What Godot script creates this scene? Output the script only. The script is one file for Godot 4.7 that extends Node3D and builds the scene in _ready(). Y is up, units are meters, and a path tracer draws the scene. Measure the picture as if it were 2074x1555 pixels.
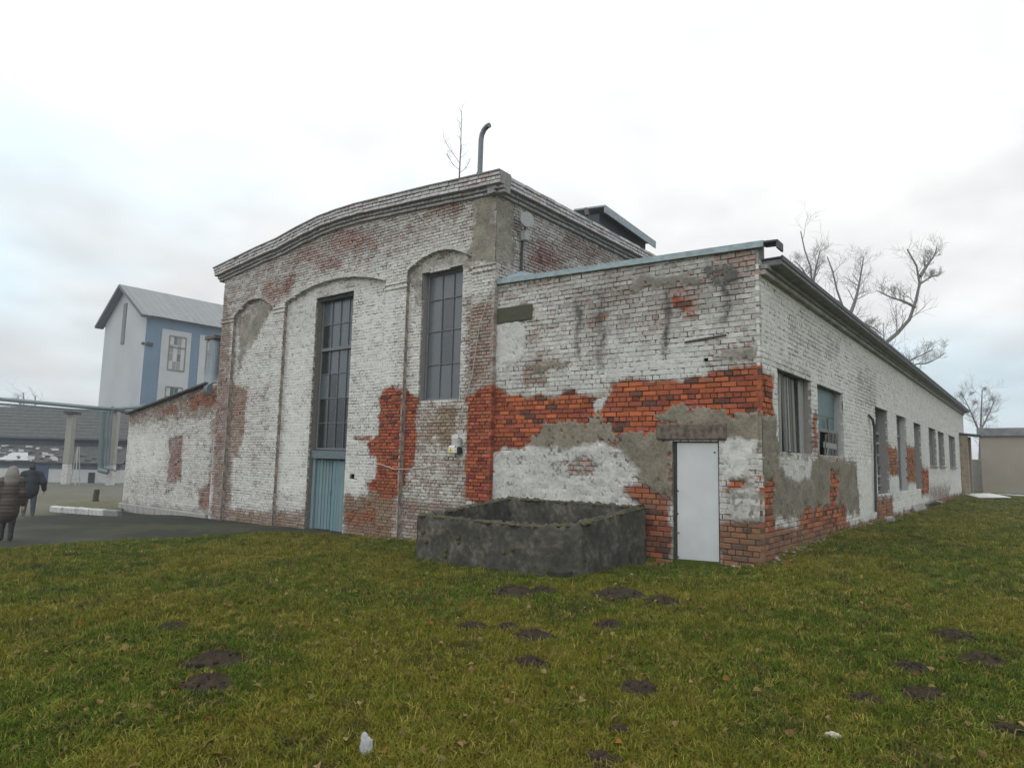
extends Node3D
# Derelict whitewashed brick works on a lawn, overcast autumn day.
# World: origin at the foot of the annex's near corner, x along the front walls, -z along the annex side wall.

const EYE := Vector3(3.478, 1.467, 10.850)
var rng := RandomNumberGenerator.new()
var lut := PackedByteArray()
var mats := {}
var taken := {}

# outlines of paint loss, render and stains on the walls: [{field: value}, softness, [u, v, ...]] in metres; fields 0 paint, 1 render, 2 soot and lichen, 3 ochre dust
const B_HALL := [
	[{0: 0.6, 2: 0.12}, 0.5, [-16.97, 5.47, -13.37, 5.95, -11.88, 6.16, -9.07, 6.12, -8.21, 6.32, -6.17, 6.33, -5.44, 5.75, -5.51, 7.75, -8.83, 8.03, -11.95, 8.13, -17.58, 7.66]],
	[{0: 0.28}, 0.2, [-11.56, 7.49, -9.51, 7.15, -9.29, 6.60, -11.08, 6.82]],
	[{0: 0.25}, 0.2, [-14.56, 6.48, -12.82, 6.44, -13.00, 5.90, -14.08, 5.68]],
	[{0: 0.3}, 0.2, [-11.94, 6.87, -10.66, 6.85, -10.83, 6.34, -11.68, 6.41]],
	[{0: 0.22}, 0.2, [-7.44, 7.52, -6.66, 7.46, -6.64, 6.99, -7.34, 7.02]],
	[{0: 0.35}, 0.3, [-13.15, 7.36, -12.00, 7.43, -11.50, 6.79, -12.84, 6.66]],
	[{1: 1.05, 0: 0.22, 2: 0.05}, 0.12, [-6.17, 7.23, -5.49, 7.19, -5.44, 5.59, -6.21, 5.61, -6.37, 5.91, -6.14, 6.32]],
	[{1: 1, 0: 0.4, 2: 0.06}, 0.08, [-8.15, 5.88, -7.53, 6.09, -6.90, 6.12, -6.22, 5.86, -6.31, 5.62, -6.51, 5.77, -7.76, 5.79, -7.81, 5.21, -8.03, 4.76]],
	[{1: 0.8, 0: 0.75, 2: 0.1}, 0.08, [-13.18, 5.81, -11.87, 6.06, -9.81, 6.01, -9.42, 5.74, -10.18, 5.76, -11.93, 5.76, -12.05, 4.40, -12.86, 4.47]],
	[{1: 0.9, 0: 0.3, 2: 0.12}, 0.1, [-15.76, 5.57, -15.03, 5.93, -14.02, 5.77, -14.42, 5.27, -15.39, 4.39, -15.65, 3.81]],
	[{0: 0.36, 3: 0.35, 2: 0.1}, 0.2, [-6.38, 5.02, -5.43, 5.32, -5.35, 2.89, -6.34, 2.77]],
	[{0: 0.75}, 0.15, [-6.21, 5.61, -5.44, 5.59, -5.42, 4.89, -6.18, 4.77]],
	[{0: -0.2, 3: 0.05}, 0.06, [-6.31, 2.77, -5.36, 3.05, -5.34, 0.56, -6.36, 0.56, -6.23, 1.45]],
	[{0: 0.55, 3: 0.45}, 0.1, [-7.87, 2.66, -6.31, 2.67, -6.25, 0.59, -8.23, 0.49, -8.10, 1.07, -7.80, 1.42]],
	[{0: 0.25, 3: 1}, 0.08, [-7.07, 2.57, -6.59, 2.53, -6.59, 1.71, -7.00, 1.70, -7.33, 2.20]],
	[{0: 0.2, 3: 0.1}, 0.06, [-7.65, 2.18, -7.18, 2.17, -7.20, 1.98, -7.64, 1.98]],
	[{0: -0.25, 3: 0.12}, 0.05, [-9.13, 2.94, -8.70, 3.08, -8.18, 3.02, -7.71, 2.75, -7.82, 2.32, -7.84, 2.09, -7.76, 1.81, -7.83, 1.42, -8.15, 1.07, -8.09, 0.79, -8.28, 0.50, -8.30, -0.06, -8.83, 0.22, -8.99, 0.58, -9.17, 1.34, -9.46, 1.69, -9.05, 1.96, -9.18, 2.34, -9.02, 2.58]],
	[{0: -0.1}, 0.05, [-9.71, 0.73, -9.09, 0.93, -8.97, 0.58, -9.64, 0.55]],
	[{0: -0.1}, 0.04, [-10.04, 1.93, -9.34, 1.94, -9.33, 1.84, -10.04, 1.83]],
	[{0: 1.1, 1: 0.6}, 0.05, [-6.63, 1.95, -6.35, 2.02, -6.29, 1.50, -6.66, 1.49]],
	[{0: 0.18, 3: 0.85, 2: 0.15}, 0.12, [-10.32, 0.48, -9.06, 0.58, -8.36, 0.44, -8.31, -0.50, -10.31, -0.57]],
	[{0: -0.05, 3: 0.4}, 0.1, [-10.13, 0.05, -9.03, 0.18, -9.02, -0.11, -10.10, -0.25]],
	[{0: 0.3, 3: 0.6, 2: 0.12}, 0.15, [-16.19, -0.24, -11.79, -0.04, -11.86, -0.58, -16.10, -0.86]],
	[{0: 0.28, 3: 0.5}, 0.12, [-15.95, 3.52, -15.01, 3.33, -15.09, 2.01, -15.33, 1.36, -15.78, 1.35]],
	[{0: 0.32, 3: 0.25, 2: 0.15}, 0.15, [-17.20, 7.11, -16.06, 5.68, -15.52, -0.60, -16.41, -0.67, -16.66, 3.25]],
	[{0: 0.7}, 0.3, [-15.00, 3.47, -13.71, 3.41, -13.55, 0.90, -14.82, 0.87]],
	[{0: 1.1}, 0.25, [-9.97, 5.50, -8.67, 5.45, -8.55, 3.39, -9.80, 3.21]],
	[{0: 1.1}, 0.25, [-13.00, 4.77, -12.08, 4.68, -11.96, 0.44, -13.14, 0.38]],
	[{0: 1.05}, 0.15, [-10.39, 1.43, -9.67, 1.45, -9.42, 0.56, -10.32, 0.52]],
	[{0: 0.4, 2: 0.2, 3: 0.3}, 0.12, [-8.37, 0.48, -6.22, 0.59, -6.19, -0.31, -8.31, -0.50]],
]
const B_WING := [
	[{0: 0.42, 3: 0.55}, 0.15, [-23.25, 2.82, -17.29, 3.67, -16.50, 3.40, -16.39, 2.55, -23.18, 2.45]],
	[{0: 0.05, 3: 0.2}, 0.1, [-18.67, 3.28, -16.81, 3.49, -16.60, 3.02, -18.26, 2.80]],
	[{0: 0.1, 3: 0.15}, 0.08, [-20.35, 2.97, -19.31, 3.11, -19.19, 2.77, -20.23, 2.68]],
	[{0: 0.2, 3: 0.1}, 0.02, [-19.64, 1.92, -18.82, 1.95, -18.69, 0.49, -19.57, 0.46]],
	[{0: 0.38, 3: 0.2}, 0.15, [-17.03, 2.49, -16.24, 2.55, -15.90, -0.63, -16.76, -0.70]],
	[{0: 0.18, 3: 0.2}, 0.1, [-17.42, 0.32, -16.53, 0.44, -16.61, -0.46, -17.46, -0.44]],
	[{0: 1.05, 2: 0.05}, 0.2, [-22.81, 2.05, -20.01, 2.04, -19.96, 0.70, -22.69, 0.62]],
	[{0: 0.6, 2: 0.25, 3: 0.2}, 0.1, [-23.03, -0.37, -16.15, -0.28, -16.10, -0.65, -22.87, -1.16]],
]
const B_ANNEX := [
	[{0: 0.62, 2: 0.3}, 0.3, [-4.07, 4.97, -0.05, 5.01, -0.07, 3.86, -3.36, 3.85]],
	[{0: 0.5, 3: 0.45}, 0.12, [-5.54, 5.11, -3.83, 5.09, -3.83, 4.91, -5.53, 4.90]],
	[{3: 0.35, 0: 0.62}, 0.2, [-4.60, 4.18, -4.15, 4.18, -4.13, 3.13, -4.63, 3.06]],
	[{3: 0.6, 0: 0.36}, 0.1, [-4.83, 3.23, -4.13, 3.21, -4.12, 2.92, -4.75, 2.89]],
	[{0: 0.32, 2: 0.15}, 0.15, [-1.53, 4.47, -1.07, 4.50, -1.03, 3.97, -1.43, 3.98]],
	[{0: 0.38, 2: 0.1}, 0.2, [-0.80, 5.06, -0.00, 5.05, -0.01, 4.51, -0.72, 4.75]],
	[{0: 1.1}, 0.25, [-2.81, 3.33, -1.17, 3.47, -0.99, 2.99, -2.70, 2.91]],
	[{0: -0.3, 3: 0.02}, 0.05, [-5.60, 2.89, -5.24, 2.89, -5.00, 2.72, -4.14, 2.68, -3.79, 2.76, -2.83, 2.67, -2.65, 2.89, -2.20, 2.93, -1.72, 2.91, -1.00, 2.90, -0.82, 3.02, 0.07, 3.10, 0.09, 2.22, -0.58, 2.23, -1.67, 2.11, -1.77, 1.87, -2.69, 1.82, -4.24, 1.72, -5.30, 1.72, -5.32, 1.16, -5.53, 0.65]],
	[{0: 0.9}, 0.03, [-3.07, 2.65, -2.83, 2.66, -2.84, 2.37, -3.03, 2.35]],
	[{0: 0.8}, 0.03, [-4.10, 2.04, -4.01, 2.04, -4.01, 1.97, -4.10, 1.97]],
	[{1: 0.85, 0: -0.3, 3: 0, 2: 0.1}, 0.12, [-4.54, 1.89, -4.25, 2.12, -3.67, 2.23, -2.85, 2.30, -2.76, 2.03, -2.80, 1.80, -3.66, 1.73, -4.48, 1.72]],
	[{1: 0.9, 0: -0.2, 3: 0, 2: 0.1}, 0.1, [-2.78, 1.96, -1.67, 2.07, -1.72, 1.83, -1.52, 1.74, -1.54, 0.95, -2.10, 1.05, -2.54, 1.69]],
	[{1: 0.9, 0: -0.3, 3: 0, 2: 0.08}, 0.08, [-1.74, 2.32, -1.49, 2.44, -0.74, 2.38, -0.54, 2.29, -0.54, 2.11, -1.74, 2.11]],
	[{1: 1.05, 0: -0.1, 3: 0, 2: 0.1}, 0.05, [-0.60, 2.27, 0.10, 2.26, 0.08, 1.64, -0.60, 1.83]],
	[{1: 0.88, 0: 0.76, 3: 0}, 0.1, [-5.56, 1.58, -4.73, 1.75, -2.69, 1.80, -2.19, 1.54, -2.10, 1.35, -2.45, 0.99, -2.33, 0.79, -2.37, 0.56, -5.52, 0.45]],
	[{0: 0.35, 1: 0.2}, 0.06, [-3.66, 1.45, -3.16, 1.52, -3.11, 1.28, -3.60, 1.22]],
	[{1: 0.95, 0: 0.95, 3: 0}, 0.05, [-0.62, 1.87, -0.14, 1.88, -0.14, 1.40, -0.35, 1.28, -0.59, 1.31]],
	[{1: 1, 0: 0.55, 3: 0, 2: 0.1}, 0.05, [-0.59, 1.27, -0.14, 1.36, -0.03, 1.02, -0.04, 0.55, -0.32, 0.52, -0.58, 0.64]],
	[{1: 0.1, 0: -0.1}, 0.03, [-0.55, 1.17, -0.21, 1.20, -0.23, 1.07, -0.53, 1.03]],
	[{1: 0.85, 0: 0.3, 2: 0.1}, 0.05, [-0.48, 3.40, -0.05, 3.46, -0.06, 3.17, -0.82, 3.21]],
	[{1: 0.9, 0: 0.1, 3: 0.3, 2: 0.12}, 0.05, [-4.79, 3.41, -3.69, 3.40, -3.78, 3.25, -4.71, 3.24]],
	[{1: 0.95, 0: 0.25, 2: 0.35}, 0.06, [-2.49, 4.59, -2.10, 4.83, -1.25, 4.79, -0.95, 4.60, -1.16, 4.54, -1.91, 4.60]],
	[{1: 0.9, 0: 0.95}, 0.06, [-5.54, 4.33, -4.72, 4.27, -4.77, 3.63, -5.15, 3.40, -5.51, 3.37]],
	[{1: 0.9, 0: 0, 2: 0.55, 3: 0.8}, 0.03, [-5.55, 4.66, -4.57, 4.60, -4.52, 4.29, -5.54, 4.33]],
	[{0: -0.2, 2: 0.35, 3: 0.15}, 0.06, [-2.47, 0.99, -1.54, 1.07, -1.53, -0.29, -2.13, -0.36, -2.10, 0.66]],
	[{0: -0.2, 2: 0.35, 3: 0.6}, 0.08, [-0.72, 0.53, 0.06, 0.57, 0.05, -0.11, -0.72, -0.19]],
	[{2: 0.95}, 0.07, [-1.68, 4.51, -1.56, 4.50, -1.53, 3.33, -1.67, 3.27]],
	[{2: 0.85}, 0.07, [-0.60, 4.51, -0.48, 4.50, -0.51, 3.83, -0.58, 3.80]],
	[{2: 0.62}, 0.1, [-3.08, 4.67, -2.84, 4.65, -2.89, 3.11, -3.04, 3.07]],
	[{2: 0.75}, 0.07, [-3.55, 4.60, -3.39, 4.61, -3.42, 3.47, -3.51, 3.46]],
	[{2: 0.3}, 0.15, [-2.76, 3.42, -2.60, 3.46, -2.50, 2.68, -2.70, 2.68]],
	[{2: 1, 1: 0.8}, 0.04, [-0.94, 4.78, -0.27, 4.71, -0.29, 4.48, -0.93, 4.55]],
	[{0: 0}, 0.03, [-1.47, 4.32, -1.16, 4.31, -1.18, 4.18, -1.45, 4.18]],
	[{0: 0}, 0.03, [-3.03, 4.15, -2.80, 4.16, -2.82, 4.06, -3.01, 4.06]],
	[{0: 0.05, 2: 0.3}, 0.04, [-3.30, 4.09, -3.14, 4.09, -3.14, 4.00, -3.29, 4.00]],
	[{0: 0}, 0.03, [-1.46, 2.53, -1.35, 2.53, -1.35, 2.49, -1.46, 2.50]],
]
const B_SIDE := [
	[{0: 0.72, 2: 0.1}, 0.3, [7.23, 4.01, 9.73, 3.99, 9.53, 2.95, 7.08, 3.03]],
	[{0: 0.78}, 0.3, [1.68, 4.16, 5.49, 4.41, 5.40, 3.72, 1.62, 3.43]],
	[{0: 0.62, 2: 0.12}, 0.15, [0.89, 3.20, 2.91, 3.27, 3.07, 3.09, 0.88, 3.09]],
	[{0: -0.25}, 0.06, [-0.48, 3.08, 0.68, 2.97, 0.63, 2.22, -0.53, 2.15]],
	[{1: 1.05, 0: -0.1, 3: 0, 2: 0.08}, 0.06, [-0.52, 2.21, 0.75, 2.29, 0.84, 1.69, -0.55, 1.59]],
	[{1: 0.95, 0: 0.05, 2: 0.1}, 0.12, [-0.55, 1.61, 0.84, 1.70, 3.48, 1.65, 6.85, 1.59, 7.04, 0.38, 4.97, 0.42, 4.14, 0.56, 2.00, 0.52, -0.60, 0.60]],
	[{1: 1.05, 0: 0.8}, 0.07, [0.89, 1.69, 2.83, 1.64, 2.72, 1.26, 1.45, 1.22, 0.87, 1.39]],
	[{0: 0.05, 3: 0.35, 1: 0}, 0.1, [3.05, 2.51, 3.49, 2.49, 3.41, 1.72, 2.98, 1.75]],
	[{0: -0.2, 1: 0, 3: 0.15}, 0.08, [-0.57, 1.29, 0.57, 1.18, 0.46, 0.34, -0.62, 0.31]],
	[{0: -0.1, 1: 0, 3: 0.25}, 0.1, [2.33, 0.68, 5.54, 0.60, 5.58, 0.17, 1.67, 0.34]],
	[{0: 0, 1: 0, 3: 0.2}, 0.1, [4.32, 1.42, 5.09, 1.33, 4.80, 0.47, 4.21, 0.49]],
	[{0: 0.05, 1: 0}, 0.05, [0.81, 1.69, 2.93, 1.68, 2.93, 1.62, 0.81, 1.64]],
	[{0: 0.05, 1: 0}, 0.05, [3.41, 1.68, 5.70, 1.68, 5.69, 1.62, 3.40, 1.63]],
	[{1: 0.95, 0: 1.15}, 0.1, [7.25, 1.66, 9.07, 1.62, 8.94, 0.22, 7.20, 0.31]],
	[{0: -0.2, 3: 0.55}, 0.15, [11.12, 2.07, 12.62, 2.07, 12.78, 1.26, 11.24, 1.18]],
	[{1: 0.9, 0: 0.8}, 0.1, [11.24, 1.18, 12.78, 1.23, 12.88, 0.54, 11.34, 0.56]],
	[{0: -0.2, 3: 0.5}, 0.15, [14.45, 2.20, 16.51, 2.17, 16.29, 1.01, 14.34, 1.00]],
	[{0: -0.1, 3: 0.2}, 0.2, [17.78, 1.54, 19.64, 1.46, 19.58, 0.47, 17.46, 0.52]],
	[{0: 0.05, 3: 0.5, 2: 0.15}, 0.15, [9.17, 0.71, 11.52, 0.64, 11.67, -0.13, 9.04, 0.03]],
	[{0: 0.45, 3: 0.35, 2: 0.15}, 0.3, [19.84, 0.80, 27.24, 0.67, 26.10, 0.02, 19.65, 0.24]],
	[{0: -0.2, 3: 0.65, 2: 0.3}, 0.12, [-0.61, 0.47, 2.30, 0.36, 5.87, 0.20, 10.76, 0.09, 22.11, 0.22, 35.98, 0.22, 37.02, -0.77, 10.64, -0.47, -0.64, -0.11]],
]
const B_HSIDE := [
	[{1: 1, 0: 0.25, 2: 0.06}, 0.1, [-0.22, 7.08, 0.46, 7.08, 0.55, 5.69, -0.16, 5.57]],
	[{0: 0.15, 2: 0.1}, 0.3, [1.41, 6.61, 2.67, 6.46, 2.25, 5.86, 0.87, 5.77]],
	[{0: 0.2}, 0.3, [2.65, 7.08, 4.59, 6.95, 3.83, 6.62, 2.44, 6.65]],
]
# ---------------------------------------------------------------- helpers
func hsh(a: int, b: int) -> float:
	var n: int = (a * 374761393 + b * 668265263 + 1013904223) & 0x7fffffff
	n = ((n ^ (n >> 13)) * 1274126177) & 0x7fffffff
	n = n ^ (n >> 16)
	return float(n & 0xffff) / 65535.0

func noise(sd: int, freq: float, oct := 3) -> FastNoiseLite:
	var n := FastNoiseLite.new()
	n.seed = sd
	n.noise_type = FastNoiseLite.TYPE_SIMPLEX_SMOOTH
	n.frequency = freq
	n.fractal_type = FastNoiseLite.FRACTAL_FBM if oct > 1 else FastNoiseLite.FRACTAL_NONE
	n.fractal_octaves = oct
	return n

func lin(r: float, g: float, b: float, a := 1.0) -> Color:
	return Color(r, g, b, a).linear_to_srgb()

func numbered(n: String) -> String:
	if not taken.has(n):
		taken[n] = 0
		return n
	taken[n] += 1
	return "%s_%03d" % [n, taken[n]]

class MB:
	var v := PackedVector3Array()
	var n := PackedVector3Array()
	var c := PackedColorArray()
	var uv := PackedVector2Array()
	var ix := PackedInt32Array()
	var col := Color(1, 1, 1)
	var use_col := false
	func tri(a: Vector3, b: Vector3, d: Vector3) -> void:
		var nn := (b - a).cross(d - a).normalized()
		var s := v.size()
		v.append(a); v.append(b); v.append(d)
		n.append(nn); n.append(nn); n.append(nn)
		if use_col:
			c.append(col); c.append(col); c.append(col)
		ix.append(s); ix.append(s + 2); ix.append(s + 1)
	func quad(a: Vector3, b: Vector3, d: Vector3, e: Vector3) -> void:
		var nn := (d - a).cross(e - b).normalized()
		var s := v.size()
		v.append(a); v.append(b); v.append(d); v.append(e)
		n.append(nn); n.append(nn); n.append(nn); n.append(nn)
		if use_col:
			c.append(col); c.append(col); c.append(col); c.append(col)
		ix.append(s); ix.append(s + 2); ix.append(s + 1)
		ix.append(s); ix.append(s + 3); ix.append(s + 2)
	# box with chamfered edges, in a frame
	func box(ctr: Vector3, size: Vector3, bs := Basis(), e := 0.0) -> void:
		var h := size * 0.5
		if e <= 0.0:
			var p := []
			for i in 8:
				p.append(ctr + bs * Vector3(h.x if i & 1 else -h.x, h.y if i & 2 else -h.y, h.z if i & 4 else -h.z))
			quad(p[4], p[5], p[7], p[6]); quad(p[1], p[0], p[2], p[3]); quad(p[5], p[1], p[3], p[7])
			quad(p[0], p[4], p[6], p[2]); quad(p[6], p[7], p[3], p[2]); quad(p[0], p[1], p[5], p[4])
			return
		e = minf(e, minf(h.x, minf(h.y, h.z)) * 0.8)
		# faces inset by e, joined by chamfers
		for ax in 3:
			for sg in [-1.0, 1.0]:
				var q := []
				var a1 := (ax + 1) % 3
				var a2 := (ax + 2) % 3
				for k in [[-1, -1], [1, -1], [1, 1], [-1, 1]]:
					var w := Vector3()
					w[ax] = sg * h[ax]
					w[a1] = k[0] * (h[a1] - e)
					w[a2] = k[1] * (h[a2] - e)
					q.append(ctr + bs * w)
				if sg > 0:
					quad(q[0], q[1], q[2], q[3])
				else:
					quad(q[3], q[2], q[1], q[0])
		for ax in 3:
			var a1 := (ax + 1) % 3
			var a2 := (ax + 2) % 3
			for s1 in [-1.0, 1.0]:
				for s2 in [-1.0, 1.0]:
					var q := []
					for k in [[-1, 0], [1, 0], [1, 1], [-1, 1]]:
						var w := Vector3()
						w[ax] = k[0] * (h[ax] - e)
						w[a1] = s1 * (h[a1] - (e if k[1] else 0.0))
						w[a2] = s2 * (h[a2] - (0.0 if k[1] else e))
						q.append(ctr + bs * w)
					if s1 * s2 > 0:
						quad(q[0], q[1], q[2], q[3])
					else:
						quad(q[3], q[2], q[1], q[0])
	# smooth tube along a path
	func tube(path: PackedVector3Array, rad: PackedFloat32Array, sides := 8, caps := true) -> void:
		var m := path.size()
		if m < 2:
			return
		var t0 := (path[1] - path[0]).normalized()
		var ref := Vector3.UP if absf(t0.y) < 0.9 else Vector3.RIGHT
		var x := ref.cross(t0).normalized()
		var s := v.size()
		for i in m:
			var t: Vector3
			if i == 0:
				t = t0
			elif i == m - 1:
				t = (path[i] - path[i - 1]).normalized()
			else:
				t = (path[i + 1] - path[i - 1]).normalized()
			x = (x - t * x.dot(t)).normalized()
			var y := t.cross(x)
			for k in sides:
				var a := TAU * k / sides
				var d := x * cos(a) + y * sin(a)
				v.append(path[i] + d * rad[i])
				n.append(d)
				if use_col:
					c.append(col)
		for i in m - 1:
			for k in sides:
				var a := s + i * sides + k
				var b := s + i * sides + (k + 1) % sides
				var d := a + sides
				var e := b + sides
				ix.append(a); ix.append(d); ix.append(b)
				ix.append(b); ix.append(d); ix.append(e)
		if caps:
			for endi in [0, m - 1]:
				var ctr := path[endi]
				var nn := (path[1] - path[0]).normalized() * -1.0 if endi == 0 else (path[m - 1] - path[m - 2]).normalized()
				var s2 := v.size()
				v.append(ctr); n.append(nn)
				if use_col:
					c.append(col)
				for k in sides:
					v.append(v[s + endi * sides + k]); n.append(nn)
					if use_col:
						c.append(col)
				for k in sides:
					var a := s2 + 1 + k
					var b := s2 + 1 + (k + 1) % sides
					if endi == 0:
						ix.append(s2); ix.append(a); ix.append(b)
					else:
						ix.append(s2); ix.append(b); ix.append(a)
	func mesh() -> ArrayMesh:
		var am := ArrayMesh.new()
		if v.is_empty():
			return am
		var arr := []
		arr.resize(Mesh.ARRAY_MAX)
		arr[Mesh.ARRAY_VERTEX] = v
		arr[Mesh.ARRAY_NORMAL] = n
		if use_col:
			arr[Mesh.ARRAY_COLOR] = c
		if uv.size() == v.size():
			arr[Mesh.ARRAY_TEX_UV] = uv
		arr[Mesh.ARRAY_INDEX] = ix
		am.add_surface_from_arrays(Mesh.PRIMITIVE_TRIANGLES, arr)
		return am

func V(x: float, y: float, z: float) -> Vector3:
	return Vector3(x, y, z)

func thing(called: String, label: String, category: String, at := Vector3.ZERO, group := "") -> Node3D:
	var o := Node3D.new()
	o.name = numbered(called)
	o.position = at
	add_child(o)
	o.set_meta("label", label)
	o.set_meta("category", category)
	if group:
		o.set_meta("group", group)
	return o

func part(called: String, mb: MB, m: Material, parent: Node, kind := "") -> MeshInstance3D:
	var o := MeshInstance3D.new()
	o.mesh = mb.mesh()
	o.name = called
	o.material_override = m
	parent.add_child(o, true)
	if kind:
		o.set_meta("kind", kind)
	return o

func solo(called: String, mb: MB, m: Material, label: String, category: String, group := "", at := Vector3.ZERO) -> MeshInstance3D:
	var o := MeshInstance3D.new()
	o.mesh = mb.mesh()
	o.name = numbered(called)
	o.material_override = m
	o.position = at
	add_child(o)
	o.set_meta("label", label)
	o.set_meta("category", category)
	if group:
		o.set_meta("group", group)
	return o

func structure(called: String, mb: MB, m: Material) -> MeshInstance3D:
	var o := MeshInstance3D.new()
	o.mesh = mb.mesh()
	o.name = numbered(called)
	o.material_override = m
	add_child(o)
	o.set_meta("kind", "structure")
	return o

# ---------------------------------------------------------------- textures and materials
func grey_tex(size: int, sd: int, freq: float, lo: float, hi: float, oct := 5, stretch := 1.0, contrast := 1.0) -> ImageTexture:
	var n := noise(sd, freq, oct)
	var im := n.get_seamless_image(size, size, false, false, 0.15, false) if stretch == 1.0 else null
	if im == null:
		im = n.get_seamless_image(size, int(size / stretch), false, false, 0.15, false)
		im.resize(size, size, Image.INTERPOLATE_BILINEAR)
	im.convert(Image.FORMAT_L8)
	var d := im.get_data()
	for i in d.size():
		var t := clampf((float(d[i]) / 127.5 - 1.0) * contrast * 1.6 * 0.5 + 0.5, 0.0, 1.0)
		d[i] = lut[int(1023.0 * lerpf(lo, hi, t))]
	return ImageTexture.create_from_image(Image.create_from_data(size, size, false, Image.FORMAT_L8, d))

var T_fine: ImageTexture
var T_mid: ImageTexture
var T_grain: ImageTexture
var T_streak: ImageTexture
var T_soft: ImageTexture
var T_trough: ImageTexture
var T_conc: ImageTexture

func M(called: String, c: Color, rough := 0.9, tex: Texture2D = null, scale := Vector3.ONE, metal := 0.0, bump := 0.0) -> StandardMaterial3D:
	if mats.has(called):
		return mats[called]
	var m := StandardMaterial3D.new()
	m.resource_name = called
	m.albedo_color = c
	m.roughness = rough
	m.metallic = metal
	if tex:
		m.albedo_texture = tex
		m.uv1_triplanar = true
		m.uv1_world_triplanar = true
		m.uv1_scale = scale
		m.uv1_triplanar_sharpness = 4.0
		if bump > 0.0:
			m.heightmap_enabled = true
			m.heightmap_texture = tex
			m.heightmap_scale = bump
	mats[called] = m
	return m

# ---------------------------------------------------------------- ground height
const GP := [
	[3.5, 10.8, -.16], [0, 8, -.2], [6, 8, -.12], [-4, 8, -.25], [-8, 8, -.38], [-14.2, 5.8, -.53], [-12.5, 3, -.48], [-23.5, 2.6, -.72],
	[-30, 0, -.78], [-41, -5, -.86], [-60, -10, -1.0], [-40, 20, -.8], [-20, 15, -.5], [0, .1, .0], [-.75, .2, -.25], [-1.1, .15, -.26], [-1.6, .3, -.26],
	[-3.5, 3, -.25], [-5, 2.6, -.26], [-6, .3, -.32], [-9.5, .3, -.42], [-11, .5, -.43], [-16, .3, -.5], [-22.8, .2, -.66],
	[.2, -1.4, .15], [.2, -5.2, .14], [.2, -10, .1], [.2, -17.7, .06], [.2, -33, .12], [3, -8, .1], [3, -20, .12], [10, -5, .1], [10, -30, .15],
	[2, 2, -.02], [5, 3, -.05], [3, -40, .1], [30, -30, .2], [30, 10, 0], [0, -60, .1], [0, 30, -.2], [-1, 5, -.2]]
var gcache := PackedFloat32Array()
const GX0 := -90.0
const GZ0 := -90.0
const GN := 161
func init_ground() -> void:
	gcache.resize(GN * GN)
	for j in GN:
		for i in GN:
			var x := GX0 + i
			var z := GZ0 + j
			var sw := 0.0
			var sy := 0.0
			for p in GP:
				var dx: float = x - p[0]
				var dz: float = z - p[1]
				var w := 1.0 / pow(dx * dx + dz * dz + 0.5, 1.6)
				sw += w
				sy += w * p[2]
			gcache[j * GN + i] = sy / sw
func gh(x: float, z: float) -> float:
	var fx := clampf(x - GX0, 0.0, GN - 1.01)
	var fz := clampf(z - GZ0, 0.0, GN - 1.01)
	var i := int(fx)
	var j := int(fz)
	fx -= i
	fz -= j
	fx = fx * fx * (3.0 - 2.0 * fx)
	fz = fz * fz * (3.0 - 2.0 * fz)
	var k := j * GN + i
	return lerpf(lerpf(gcache[k], gcache[k + 1], fx), lerpf(gcache[k + GN], gcache[k + GN + 1], fx), fz)

# ---------------------------------------------------------------- brick walls
# A wall lives in its own frame: u along it, v up, w outwards. Its paint, render, stains and bare brick come from
# blobs (outlines in metres on the wall, read off the photograph); bricks, mortar and render are geometry.
class Wall:
	var called := ""
	var xf := Transform3D()
	var u0 := 0.0
	var u1 := 1.0
	var v0 := 0.0
	var v1 := 1.0
	var top := []          # [[u, v], ...] upper edge
	var holes := []        # [ua, ub, va, vb] openings
	var niches := []       # [ua, ub, springing, crown]
	var proud := 0.0       # how far the face stands before the niches
	var ch := 0.0745       # course height
	var bl := 0.275        # brick length with its joint
	var jt := 0.012
	var chain := true      # courses of headers and stretchers by turns
	var ru := 0.015
	var rv := 0.015
	var cell := 0.05
	var def := [0.85, 0.0, 0.0, 0.0]
	var blobs := []
	var dark_share := 0.12
	var tone := [0.36, 0.105, 0.045]
	var W := 0
	var H := 0
	var m_plaster := PackedByteArray()
	var m_paint := PackedByteArray()
	var mat: StandardMaterial3D
	var sd := 1
	func topv(u: float) -> float:
		if top.is_empty():
			return v1
		if u <= top[0][0]:
			return top[0][1]
		for i in top.size() - 1:
			if u <= top[i + 1][0]:
				return lerpf(top[i][1], top[i + 1][1], (u - top[i][0]) / (top[i + 1][0] - top[i][0]))
		return top[-1][1]
	func face(u: float, v: float) -> float:
		for q in niches:
			if u > q[0] and u < q[1]:
				var t: float = (u - (q[0] + q[1]) * 0.5) / ((q[1] - q[0]) * 0.5)
				if v < q[2] + (q[3] - q[2]) * (1.0 - t * t):
					return 0.0
		return proud
	func in_hole(u: float, v: float) -> bool:
		for q in holes:
			if u > q[0] and u < q[1] and v > q[2] and v < q[3]:
				return true
		return false
	func px(u: float, v: float) -> int:
		var i := clampi(int((u - u0) / ru), 0, W - 1)
		var j := clampi(int((v1 - v) / rv), 0, H - 1)
		return j * W + i

func is_header(w: Wall, c: int) -> bool:
	return (c % 2 == 1) if w.chain else (c % 4 == 3)

func edge_u(w: Wall, c: int, i: int) -> float:
	var head := is_header(w, c)
	var l := w.bl * 0.5 if head else w.bl
	var o := w.bl * 0.25 if head else (0.5 * w.bl * float((c / 2) % 2) if w.chain else 0.5 * w.bl * float(c % 2))
	return w.u0 - w.bl + o + i * l + (hsh(c * 7 + w.sd, i) - 0.5) * 0.022

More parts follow.
